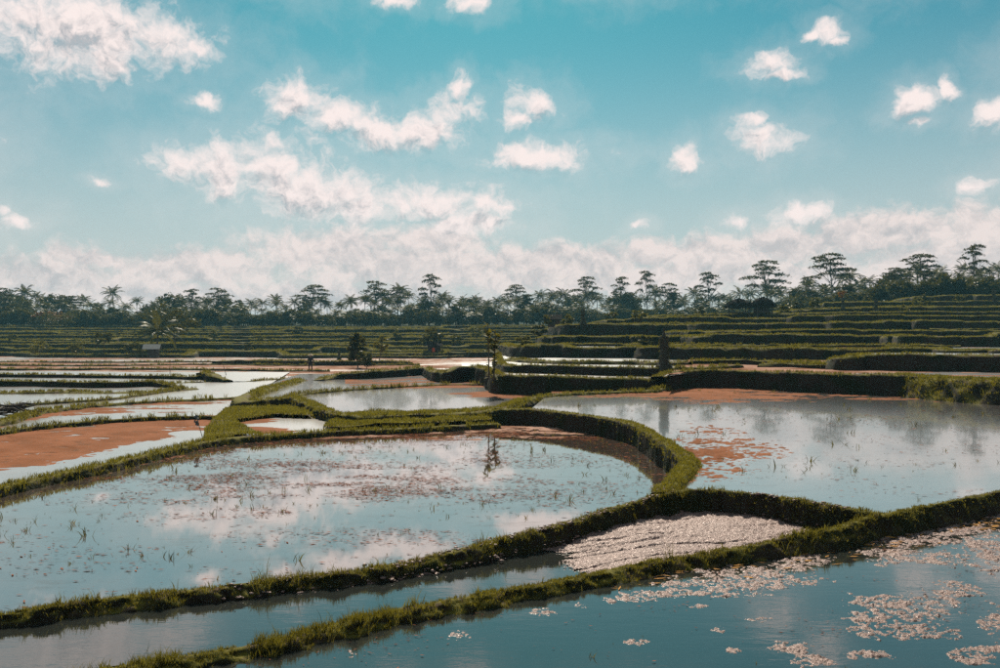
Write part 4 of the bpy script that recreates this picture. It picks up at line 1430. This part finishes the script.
# young coconut palm by the tin-roofed hut: each frond a part of its own
d = 150.0
e = empty('young_palm', ad(157, d, -.3 + .9))
tr_, cr_, fr_, acc_ = palm_meshes(77, 3.6, 5.4, 18, .3, 1.5)
obj('trunk', tr_, e)
for v, f, r in fr_:
    obj('frond', mesh_np('frond', v, f, M_PALM, False, np.full(len(v), r)), e)
tag(e, 'young coconut palm with wide arching fronds beside the tin-roofed hut', 'palm')
rot_leaf_tree('field_tree', ad(176, 163, .9), 8.2, 4.2, 81, 'olive green tree with an open crown behind the young palm', 'tree', M_LEAF, .35, 30, 40, .34)
rot_leaf_tree('sapling_tree', ad(104, 146, .3), 4.0, 1.5, 82, 'small round-topped tree alone on the lowest valley terrace', 'tree', M_LEAF, .4, 14, 34, .24)
rot_leaf_tree('field_bush', ad(76, 143, .2), 2.2, 1.2, 83, 'loose bush in tall grass near the small round-topped tree', 'bush', M_LEAF_LIGHT, .1, 14, 30, .22)
rot_leaf_tree('field_bush', ad(40, 143, .2), 2.6, 1.6, 84, 'grey green bush on the valley edge away from the hut', 'bush', M_LEAF_LIGHT, .1, 16, 30, .22)
rot_leaf_tree('field_bush', ad(137, 142, .2), 2.1, 1.5, 86, 'dark bush against the side of the tin-roofed hut', 'bush', M_LEAF, .05, 16, 30, .22)
rot_leaf_tree('field_bush', ad(151, 141, .2), 1.7, .8, 87, 'narrow pale bush in front of the young palm', 'bush', M_LEAF_LIGHT, .05, 10, 30, .2)
e = rot_leaf_tree('flowering_bush', ad(36, 259, 6.8), 4.4, 2.0, 88, 'small bush topped with rusty red flowers at the forest foot', 'bush', M_LEAF, .2, 18, 34, .3)
t_, c_ = broad_meshes(188, 4.8, 1.9, .55, 10, 30, .3, M_RED)
obj('flowers', c_, e)
e = rot_leaf_tree('flowering_bush', ad(60, 256, 6.8), 4.6, 4.4, 89, 'wide mounded bush with dull red flowers at the forest foot', 'bush', M_LEAF, .05, 30, 36, .32)
t_, c_ = broad_meshes(189, 5.0, 4.3, .3, 16, 14, .3, M_RED)
obj('flowers', c_, e)
rot_leaf_tree('field_tree', ad(358, 92, -.25), 3.8, 1.05, 90, 'dark upright tree with a bushy foot in the middle of the valley', 'tree', M_LEAF, .12, 34, 44, .2)
rot_leaf_tree('field_bush', ad(368, 88, -.25), 2.0, .9, 91, 'rounded bush leaning on the dark upright tree', 'bush', M_LEAF, .03, 18, 34, .16)
rot_leaf_tree('sapling_tree', ad(378, 110, -.25), 3.6, 1.0, 93, 'thin airy sapling behind the rounded bush', 'tree', M_LEAF_LIGHT, .35, 14, 24, .2)
rot_leaf_tree('field_tree', ad(430, 150, .4), 4.6, 2.0, 92, 'round-headed tree over the little shelter with the orange cloth', 'tree', M_LEAF, .35, 22, 40, .26)
rot_leaf_tree('field_bush', ad(548, 130, 5.0), 1.9, 1.0, 94, 'yellow green bush at the corner of the low roofed hut', 'bush', M_LEAF_LIGHT, .1, 14, 30, .2)
rot_leaf_tree('field_bush', ad(640, 126, 5.9), 1.5, 1.2, 95, 'yellow green shrub on a bare step of the hill', 'bush', M_LEAF_LIGHT, .05, 14, 30, .2)
rot_leaf_tree('field_bush', ad(926, 155, 8.9), 2.6, 1.0, 96, 'dark shrub standing up from the upper hill terrace', 'bush', M_LEAF, .1, 16, 30, .22)
rot_leaf_tree('field_bush', ad(922, 154, 8.9), 1.9, 1.4, 97, 'pale yellow bush at the foot of the dark shrub', 'bush', M_LEAF_LIGHT, .03, 16, 30, .22)
rot_leaf_tree('sapling_tree', ad(843, 146, 8.0), 4.2, .8, 98, 'thin reddish sapling by the small mossy shrine', 'tree', M_RED, .5, 9, 16, .2)
rot_leaf_tree('field_bush', ad(478, 190, 3.0), 3.0, 1.6, 99, 'light bush on the valley slope behind the sapling', 'bush', M_LEAF_LIGHT, .1, 16, 26, .26)

# small shrubs dotted on the terraces
SHR = [broad_meshes(s_, 1.8, .9, .08, 14, 30, .2, m_) for s_, m_ in ((201, M_LEAF_LIGHT), (202, M_LEAF), (203, M_LEAF_LIGHT))]
LEVX = [(2.1, 95), (3.2, 112), (5.0, 128)]
for k, (px, d, z, s_) in enumerate([(12, 178, 2.3, 1.0), (96, 170, 1.6, 1.2), (214, 192, 3.0, 1.1), (262, 178, 2.3, .9), (300, 205, 3.7, 1.3), (398, 190, 3.0, 1.2), (455, 170, 1.6, 1.3), (246, 152, .3, 1.0)]):
    plant('terrace_shrub', *SHR[k % 3], ad(px, d, z), k * 1.3, s_, 'small shrub dotted on the striped terraces below the palms', 'shrub', 'shrubs on the valley terraces')
for k, (px, d, z, s_) in enumerate([(523, 84, 2.0, .7), (536, 99, 3.1, .8), (566, 124, 4.9, .9), (612, 141, 6.0, .8), (700, 152, 7.1, .9), (716, 140, 6.1, .7), (786, 152, 7.3, 1.0), (800, 156, 8.0, 1.0),
                                    (818, 162, 8.9, 1.1), (960, 160, 9.9, .9), (648, 78, 2.1, .6), (905, 134, 7.2, .7)]):
    plant('terrace_shrub', *SHR[k % 3], ad(px, d, z), k * 1.7, (s_ * 1.3, s_ * 1.3, s_), 'low shrub growing on a step edge of the hill', 'shrub', 'shrubs on the hill terraces')

# leafy sapling on the corner of the bank
loc = at(491, 376, 1.0)
e = empty('leafy_sapling', loc)
R = np.random.RandomState(3)
acc, lf = Acc(), Acc()
Hs = 2.7
for s in range(3):
    a = R.rand() * 6.28
    t = np.linspace(0, 1, 7)
    o_ = .1 + .1 * s
    pts = np.stack([o_ * math.cos(a) * (1 + t * .6), o_ * math.sin(a) * (1 + t * .6), t * Hs * (.98 - .14 * s) - .2 * (1 - t)], 1)
    acc.add(*tube(pts, .04 * (1 - .6 * t), 6))
    for k in range(46):
        u = R.rand() ** .8
        p = np.array([np.interp(u, t, pts[:, i]) for i in range(3)])
        az, el = R.rand() * 6.28, R.uniform(-.5, .9)
        L = R.uniform(.3, .55) * (1.1 if u > .6 else .7)
        dv = np.array([math.cos(az) * math.cos(el), math.sin(az) * math.cos(el), math.sin(el)])
        sv = np.array([-math.sin(az), math.cos(az), 0]) * L * .26
        v = np.array([p, p + dv * L * .5 + sv, p + dv * L - np.array([0, 0, .04]), p + dv * L * .5 - sv])
        lf.add(v, [(0, 1, 2, 3)], float(R.rand() * .84))
obj('stem', acc.mesh('stem', M_BARK, True), e)
obj('foliage', lf.mesh('foliage', M_WEED), e)
tag(e, 'tall leafy sapling with bare lower stems on the bank corner', 'sapling')


# ------------------------------------------------------------------ built things
def box_bm(bm, c, s, taper=1.0, rz=0.0):
    x, y, z = (v / 2 for v in s)
    vs = []
    for k, (sx, sy, sz) in enumerate([(-1, -1, -1), (1, -1, -1), (1, 1, -1), (-1, 1, -1), (-1, -1, 1), (1, -1, 1), (1, 1, 1), (-1, 1, 1)]):
        t = taper if sz > 0 else 1.0
        px_, py_ = sx * x * t, sy * y * t
        vs.append(bm.verts.new((c[0] + px_ * math.cos(rz) - py_ * math.sin(rz), c[1] + px_ * math.sin(rz) + py_ * math.cos(rz), c[2] + sz * z)))
    for f in ((0, 3, 2, 1), (4, 5, 6, 7), (0, 1, 5, 4), (1, 2, 6, 5), (2, 3, 7, 6), (3, 0, 4, 7)):
        bm.faces.new([vs[i] for i in f])


def bm_obj(name, bm, mat, parent=None, bevel=0.0):
    if bevel:
        bmesh.ops.bevel(bm, geom=bm.edges[:], offset=bevel, segments=2, affect='EDGES', profile=.6)
    me = bpy.data.meshes.new(name)
    bm.to_mesh(me); bm.free()
    me.materials.append(mat)
    return obj(name, me, parent)


def boxes(name, lst, mat, parent, bevel=0.0):
    bm = bmesh.new()
    for b in lst:
        box_bm(bm, *b)
    return bm_obj(name, bm, mat, parent, bevel)


def shrine(loc, H, label, seed, moss=True, rz=.2):
    """small field shrine of stacked stone: plinth, tapering body, wider seat, crown stone"""
    k = H / 2.5
    e = empty('stone_shrine', loc, rz)
    boxes('plinth', [((0, 0, .14 * k), (.84 * k, .78 * k, .44 * k), .86), ((0, 0, .45 * k), (.58 * k, .54 * k, .2 * k), .84)], M_STONE, e, .02 * k)
    boxes('pillar', [((0, 0, .95 * k), (.44 * k, .42 * k, .84 * k), .78), ((0, 0, 1.42 * k), (.5 * k, .46 * k, .1 * k), 1.0)], M_STONE, e, .02 * k)
    boxes('niche', [((0, 0, 1.66 * k), (.36 * k, .34 * k, .4 * k), 1.2), ((-.2 * k, 0, 1.93 * k), (.1 * k, .36 * k, .18 * k), .55), ((.2 * k, 0, 1.93 * k), (.1 * k, .36 * k, .18 * k), .55)], M_STONE, e, .012 * k)
    boxes('crown_stone', [((0, .03 * k, 2.02 * k), (.22 * k, .2 * k, .3 * k), .7), ((0, .03 * k, 2.3 * k), (.12 * k, .12 * k, .3 * k), .45)], M_STONE, e, .012 * k)
    if moss:
        R = np.random.RandomState(seed)
        n = 240
        z = R.rand(n) ** 1.6 * 1.9 * k
        w = np.interp(z / k, [0, .4, .6, 1.4, 1.6, 1.9], [.5, .42, .32, .26, .3, .28]) * k
        a = R.rand(n) * 6.28
        q = np.stack([w * np.cos(a), w * np.sin(a), z], 1)
        v, f = leaf_quads(R, q, .08 * k)
        obj('creeper', mesh_np('creeper', v, f, M_LEAF, False, np.repeat(R.rand(n) * .8, 4)), e)
    tag(e, label, 'shrine')
    return e


shrine(at(664, 371.5, 1.0), 2.5, 'tall mossy stone shrine on the bank end above the wide pond', 1)
shrine(ad(583, 118, 4.95), 2.6, 'dark stone shrine on the hill step near the low roofed hut', 2)
shrine(ad(876, 136, 7.15), 2.6, 'dark stone shrine on the bare upper hill step', 3)
shrine(ad(843, 144, 8.05), 2.1, 'small mossy shrine beside the thin reddish sapling', 4)
shrine(ad(994, 160, 9.95), 3.0, 'stone shrine on the hilltop terrace below the tallest umbrella tree', 5)
shrine(ad(283, 145, .2), 1.9, 'stumpy mossy shrine on the valley slope far behind the worker', 6)
shrine(ad(339, 118, .0), 1.8, 'thin dark shrine beside the long bank left of the leafy bush', 7)


def gable_hut(loc, rz, w, dpt, hw, hr, over, label, roofmat, wallmat, posts=True, name='field_hut'):
    e = empty(name, loc, rz)
    boxes('wall', [((w * .08, dpt * .1, hw / 2 - .1), (w * .84, dpt * .8, hw + .2))], wallmat, e)
    bm = bmesh.new()
    box_bm(bm, (w * .08, -dpt * .3 - .02, hw * .42), (w * .3, .06, hw * .8))
    bm_obj('door', bm, M_WOOD, e)
    bm = bmesh.new()
    W2, D2 = w / 2 + over, dpt / 2 + over
    th = .09
    zz = hw - .12
    for s in (-1, 1):
        a = [(-W2, s * D2, zz), (W2, s * D2, zz), (W2, 0, hw + hr), (-W2, 0, hw + hr)]
        vs = [bm.verts.new(p) for p in a] + [bm.verts.new((p[0], p[1], p[2] + th)) for p in a]
        for f in ((0, 1, 2, 3), (7, 6, 5, 4), (0, 4, 5, 1), (1, 5, 6, 2), (2, 6, 7, 3), (3, 7, 4, 0)):
            bm.faces.new([vs[i] for i in f])
    bmesh.ops.recalc_face_normals(bm, faces=bm.faces[:])
    bm_obj('roof', bm, roofmat, e)
    if posts:
        for sx in (-1, 1):
            boxes('post', [((sx * (W2 - .1), -D2 + .1, hw / 2 - .15), (.1, .1, hw + .1))], M_WOOD, e)
    tag(e, label, 'hut')
    return e


gable_hut((*ad(152, 141)[:2], -.05), .25, 2.0, 1.8, 1.35, .7, .38, 'little field hut with a pale grey tin roof among bushes', M_TIN, M_WOOD)
gable_hut((*ad(553, 131)[:2], 5.0), -.1, 2.2, 2.0, 1.05, .7, .35, 'low brown hut with a dark grey roof at the terrace end', M_THATCH, M_BRICK, False)
gable_hut((*ad(433, 148)[:2], .25), .15, 2.6, 2.0, 1.6, .5, .35, 'little dark shelter under the round-headed tree', M_THATCH, M_WOOD, True, 'field_shelter')
c = boxes('hanging_cloth', [((0, 0, .55), (.5, .06, 1.1), .85)], M_CLOTH_RED, None)
c.location = (*ad(433.5, 146.2)[:2], .3)
tag(c, 'orange red cloth hanging at the front of the little shelter', 'cloth')


def thatch_hut(loc, W, H, label, seed, wall=False):
    """open pavilion: posts and a shaggy domed thatch"""
    e = empty('thatched_hut', loc)
    R = np.random.RandomState(seed)
    ph = H * .55
    for sx in (-1, 1):
        for sy in (-1, 1):
            boxes('post', [((sx * W * .33, sy * W * .25, ph / 2 - .1), (.14, .14, ph + .4))], M_WOOD, e)
    boxes('platform', [((0, 0, .45), (W * .74, W * .58, .14))], M_WOOD, e)
    if wall:
        boxes('wall', [((0, W * .24, ph / 2 + .2), (W * .66, .08, ph * .95))], M_WOOD, e)
    v, f = [], []
    seg, rings = 28, 7
    for i in range(rings + 1):
        u = i / rings
        r = (1 - u ** 1.7) * .5 * W + .12 * (1 - u)
        z = ph - .25 + (H - ph + .25) * u ** .75
        for k in range(seg):
            a = 2 * math.pi * k / seg
            j = 1 + R.normal(0, .035)
            v.append((r * math.cos(a) * j * 1.08, r * math.sin(a) * .85 * j, z + R.normal(0, .03) - (R.rand() * .18 if i == 0 else 0)))
    for i in range(rings):
        for k in range(seg):
            k2 = (k + 1) % seg
            f.append((i * seg + k, i * seg + k2, (i + 1) * seg + k2, (i + 1) * seg + k))
    obj('roof', mesh_np('roof', np.array(v), np.array(f), M_THATCH, True), e)
    n = 500
    a = R.rand(n) * 6.28; u = R.rand(n) ** 1.3
    r = (1 - u ** 1.7) * .5 * W + .1
    P = np.stack([r * np.cos(a) * 1.1, r * np.sin(a) * .86, ph - .25 + (H - ph + .25) * u ** .75], 1)
    v_, f_ = leaf_quads(R, P, .16)
    obj('thatch_fringe', mesh_np('thatch_fringe', v_, f_, M_THATCH), e)
    tag(e, label, 'hut')
    return e


thatch_hut((*ad(739, 146)[:2], 7.15), 4.4, 2.9, 'domed thatched hut with open posts on the hill edge', 1)
thatch_hut((*ad(763, 145)[:2], 7.15), 3.9, 3.1, 'thatched hut with a plank wall touching the domed one', 2, True)


def pole(a, b, r, label, tuft=False, group=None):
    e = empty('bamboo_pole', a)
    v = np.array(b) - np.array(a)
    t = np.linspace(0, 1, 5)[:, None]
    pts = v * t
    pts[:, 2] -= (1 - t[:, 0]) * .25
    ac = Acc(); ac.add(*tube(pts, r * (1 - .4 * t[:, 0]), 6))
    obj('cane', ac.mesh('cane', M_BAMBOO, True), e)
    if tuft:
        R = np.random.RandomState(2)
        q = R.normal(0, .05, (14, 3)) + v
        vv, ff = leaf_quads(R, q, .09)
        obj('rag', mesh_np('rag', vv, ff, M_TIN), e)
    tag(e, label, 'pole', None, group)


a = at(205, 438, -.1); b = np.array(a) + np.array([-.22, 0, .52]); pole(a, tuple(b), .014, 'leaning bamboo pole with a pale rag at its tip in the orange field', True)
a = at(170, 375, -.2); pole(a, (a[0], a[1], a[2] + 1.25), .03, 'thin upright bamboo pole in the flooded plots before the hut')
a = at(227, 375, -.2); pole(a, (a[0] - .45, a[1], a[2] + 1.3), .03, 'leaning bamboo pole by the short dark bank')
a = at(224, 440, -.1); pole(a, (a[0], a[1], a[2] + .35), .01, 'short thin stick standing at the pond edge near the orange field')
a = at(630.5, 376, .75); pole(a, (a[0], a[1], a[2] + .7), .02, 'thin bare stake left of the tall mossy shrine')

# heap of dry branches at the edge of the pale pond
e = empty('branch_heap', at(6, 414, -.1))
R = np.random.RandomState(9)
for k in range(26):
    L = R.uniform(.6, 1.4); az = R.normal(0, .6) + (math.pi if R.rand() < .5 else 0); tilt = R.normal(0, .25)
    c = np.array([R.normal(0, .35), R.normal(0, .3), abs(R.normal(.16, .13))])
    dv = np.array([math.cos(az) * math.cos(tilt), math.sin(az) * math.cos(tilt), math.sin(tilt) * .6]) * L / 2
    ac = Acc(); ac.add(*tube([c - dv, c + R.normal(0, .04, 3), c + dv], [.035, .04, .022], 6))
    obj('branch', ac.mesh('branch', M_WOOD, True), e)
tag(e, 'heap of grey dry branches at the end of the pale pond', 'branches')

# ------------------------------------------------------------------ the worker
loc = at(310.5, 372.5, -.15)
e = empty('person', loc, math.radians(200))
J = [(0, 0, .86), (0, .02, 1.08), (0, .03, 1.28), (0, .02, 1.36), (0, .0, 1.47), (0, -.02, 1.57),
     (.10, 0, .8), (.12, -.05, .45), (.12, .0, .06), (.12, -.14, .03),
     (-.10, 0, .8), (-.11, .03, .45), (-.13, .1, .06), (-.13, -.04, .03),
     (.19, .03, 1.27), (.26, .02, 1.02), (.22, -.14, .84), (.21, -.2, .76),
     (-.19, .03, 1.27), (-.25, .04, 1.02), (-.24, -.08, .82), (-.23, -.12, .74)]
Ed = [(0, 1), (1, 2), (2, 3), (3, 4), (4, 5), (0, 6), (6, 7), (7, 8), (8, 9), (0, 10), (10, 11), (11, 12), (12, 13), (2, 14), (14, 15), (15, 16), (16, 17), (2, 18), (18, 19), (19, 20), (20, 21)]
Rd = [(.15, .11), (.14, .1), (.16, .1), (.055, .055), (.08, .095), (.075, .09), (.095, .09), (.062, .062), (.042, .045), (.035, .03), (.095, .09), (.062, .062), (.042, .045), (.035, .03),
      (.065, .06), (.045, .045), (.034, .034), (.035, .025), (.065, .06), (.045, .045), (.034, .034), (.035, .025)]
me = bpy.data.meshes.new('body')
me.from_pydata(J, Ed, [])
body = obj('body', me, e)
mod = body.modifiers.new('skin', 'SKIN')
for i, r in enumerate(Rd):
    me.skin_vertices[0].data[i].radius = r
me.skin_vertices[0].data[0].use_root = True
mod.use_smooth_shade = True
sub = body.modifiers.new('sub', 'SUBSURF'); sub.levels = sub.render_levels = 2
dg = bpy.context.evaluated_depsgraph_get()
nm = bpy.data.meshes.new_from_object(body.evaluated_get(dg))
body.modifiers.clear()
body.data = nm
nm.name = 'body'
nm.materials.clear()
nm.materials.append(M_CLOTH); nm.materials.append(M_SKIN)
for p in nm.polygons:
    c = p.center
    p.use_smooth = True
    if c.z > 1.37 or c.z < .32 or (abs(c.x) > .17 and c.z < .95):
        p.material_index = 1
v, f = [], []
for i, (r, z) in enumerate(((.29, 1.54), (.2, 1.6), (.1, 1.68), (.02, 1.74))):
    for k in range(18):
        a = 2 * math.pi * k / 18
        v.append((r * math.cos(a), r * math.sin(a) - .02, z))
for i in range(3):
    for k in range(18):
        k2 = (k + 1) % 18
        f.append((i * 18 + k, i * 18 + k2, (i + 1) * 18 + k2, (i + 1) * 18 + k))
obj('hat', mesh_np('hat', np.array(v), np.array(f), M_STRAW, True), e)
tag(e, 'person in dark clothes and a straw hat standing on a bund in the valley', 'person')
bpy.data.meshes.remove(me) if me.users == 0 else None

# ------------------------------------------------------------------ weeds and litter on the water


def scatter(poly, n, nfun, seed):
    R = np.random.RandomState(seed)
    p = np.array(poly)
    lo, hi = p.min(0), p.max(0)
    out = []
    tot = 0
    for _ in range(40):
        # even in the picture rather than on the ground: favour the near part a little
        X = R.uniform(lo[0], hi[0], n * 3); Y = R.uniform(lo[1], hi[1], n * 3)
        k = inpoly(X, Y, p) & (np.abs(X) < Y * .64 + .3)
        X, Y = X[k], Y[k]
        k = R.rand(len(X)) < nfun(X, Y)
        out.append(np.stack([X[k], Y[k]], 1)); tot += k.sum()
        if tot >= n:
            break
    return np.vstack(out)[:n]


def litter(poly, z, n, seed, label, thr=.5, sx=.5, sy=1.1, size=.045, biasf=None, mat=None):
    def nf(X, Y):
        m = np.clip((fbm(X * sx, Y * sy, seed, 5, .6) - thr) * 7, 0.02, 1)
        return m * (biasf(X, Y) if biasf else 1)
    P = scatter(poly, n, nf, seed)
    R = np.random.RandomState(seed)
    m = len(P)
    a = R.normal(0, .5, m)
    L = size * (.4 + 1.6 * R.rand(m) ** 2) * (P[:, 1] / 14) ** .4; W = L * (.08 + .28 * R.rand(m))
    u = np.stack([np.cos(a), np.sin(a), R.normal(0, .03, m)], 1) * L[:, None]; w = np.stack([-np.sin(a), np.cos(a), R.normal(0, .08, m)], 1) * W[:, None]
    C = np.stack([P[:, 0], P[:, 1], np.full(m, z + .006) + R.rand(m) * .008], 1)
    v = np.stack([C - u, C - u * .2 + w, C + u, C + u * .1 - w], 1).reshape(-1, 3)
    o = obj('floating_litter', mesh_np('floating_litter', v, np.arange(4 * m).reshape(m, 4), mat or M_DEBRIS, False, np.repeat(R.rand(m), 4)))
    tag(o, label, 'straw', 'stuff')


Lpoly = c2[:iw + 1] + cw[::-1] + c3[::-1]
Rpoly = cw[8:] + c2[iw:] + [p for p in c1 if p[0] > c2[-1][0]] + r_far[::-1]


def pxpy(X, Y, z):
    return 500 + F * X / Y, HY + F * (CAMZ - z) / Y


def lbias(X, Y):
    px, py = pxpy(X, Y, ZL)
    return np.clip(.12 + np.exp(-((px - 270) / 150) ** 2 - ((py - 480) / 26) ** 2) + .5 * np.exp(-((px - 430) / 150) ** 2 - ((py - 500) / 30) ** 2) + .9 * np.exp(-((py - 436) / 5) ** 2), 0, 1)


litter(Lpoly, ZL, 26000, 501, 'brown bits of straw floating in drifts on the big pond', .46, biasf=lbias, size=.033)
litter(Rpoly, ZR, 7000, 502, 'brown bits of straw floating on the wide higher pond', .5, size=.03)
litter(fpoly, ZF, 2600, 503, 'straw and leaves floating among the near mud islands', .52, 1.2, 1.6, .017)
litter(fpoly, ZF, 420, 504, 'fallen yellow leaves along the near bund', .3, 1.2, 1.6, .055,
       lambda X, Y: np.exp(-((pxpy(X, Y, 0)[1] - (560 - (pxpy(X, Y, 0)[0] - 700) * .145)) / 14) ** 2) * (pxpy(X, Y, 0)[0] > 600), M_YELLOW)


def sprout_mesh(seed, H):
    R = np.random.RandomState(seed)
    n = R.randint(3, 8)
    P = R.normal(0, .012 + H * .13, (n, 3)); P[:, 2] = -.02
    h = H * (.3 + .8 * R.rand(n)); w = (.007 + H * .06) * (.5 + R.rand(n))
    global rs
    keep = rs; rs = R
    me = blade_mesh(P, h, w, 1.0, M_WEED, 'weed_sprout')
    rs = keep
    # a few broad leaves
    return me


SPR = [sprout_mesh(s, .18) for s in range(10)]


def sprouts(poly, z, n, seed, label, group, nf, smin, smax, nbig, stuff_label):
    P = scatter(poly, n, nf, seed)
    R = np.random.RandomState(seed)
    S_ = smin + (smax - smin) * R.rand(len(P)) ** 2.4
    order = np.argsort(-S_ / P[:, 1] ** .5)
    for i in order[:nbig]:
        o = obj('weed_sprout', SPR[R.randint(len(SPR))])
        o.location = (P[i, 0], P[i, 1], z)
        o.rotation_euler = (0, 0, R.rand() * 6.28)
        o.scale = (S_[i] / .18,) * 3
        tag(o, label, 'weed', None, group)
    vs, fs, rr, nn = [], [], [], 0
    for i in order[nbig:]:
        me = SPR[R.randint(len(SPR))]
        v = np.empty(len(me.vertices) * 3, np.float32); me.vertices.foreach_get('co', v); v = v.reshape(-1, 3)
        f = np.empty(len(me.polygons) * 3, np.int32); me.loops.foreach_get('vertex_index', f); f = f.reshape(-1, 3)
        a = R.rand() * 6.28
        ca, sa = math.cos(a), math.sin(a)
        s = S_[i] / .18 * .8
        v = np.stack([v[:, 0] * ca - v[:, 1] * sa, v[:, 0] * sa + v[:, 1] * ca, v[:, 2]], 1) * s + [P[i, 0], P[i, 1], z]
        vs.append(v); fs.append(f + nn); nn += len(v); rr.append(np.full(len(v), R.rand()))
    if vs:
        o = obj('small_weeds', mesh_np('small_weeds', np.vstack(vs), np.vstack(fs), M_WEED, False, np.concatenate(rr)))
        tag(o, stuff_label, 'weeds', 'stuff')


sprouts(Lpoly, ZL, 700, 601, 'green weed sprout standing in the big cloud-mirroring pond', 'weed sprouts in the big pond',
        lambda X, Y: np.clip((fbm(X * .4, Y * .6, 611, 4) - .35) * 3, .05, 1), .025, .17, 60, 'tiny weeds poking through the big pond')
sprouts(Rpoly, ZR, 520, 602, 'green weed sprout standing in the wide higher pond', 'weed sprouts in the higher pond',
        lambda X, Y: np.clip((fbm(X * .4, Y * .6, 612, 4) - .35) * 3, .05, 1) * np.where(Y < 19, 1.0, .6), .03, .24, 55, 'tiny weeds poking through the wide higher pond')
sprouts(fpoly, ZF, 90, 603, 'small weed sprout among the near mud islands', 'weed sprouts in the near pond',
        lambda X, Y: np.clip((fbm(X * 1., Y * 1.2, 613, 4) - .4) * 3, .02, 1), .02, .08, 24, 'tiny weeds poking through the near pond')

# ------------------------------------------------------------------ hazy air
if HAZE_DENSITY > 0:
    bm = bmesh.new()
    box_bm(bm, (0, 720, 24), (3100, 1700, 54.8))
    hz = bmesh.new(); hz.free()
    me = bpy.data.meshes.new('haze')
    bm.to_mesh(me); bm.free()
    hm = bpy.data.materials.new('haze')
    hm.use_nodes = True
    g = NT(hm.node_tree)
    out = g.new('ShaderNodeOutputMaterial')
    pv = g.new('ShaderNodeVolumePrincipled')
    pv.inputs['Color'].default_value = (0.32, 0.80, 1.0, 1)
    pv.inputs['Density'].default_value = HAZE_DENSITY
    pv.inputs['Anisotropy'].default_value = 0.0
    g.link(pv.outputs[0], out.inputs['Volume'])
    me.materials.append(hm)
    hz = obj('haze', me)
    tag(hz, 'thin pale haze filling the air over the valley', 'haze', 'stuff')
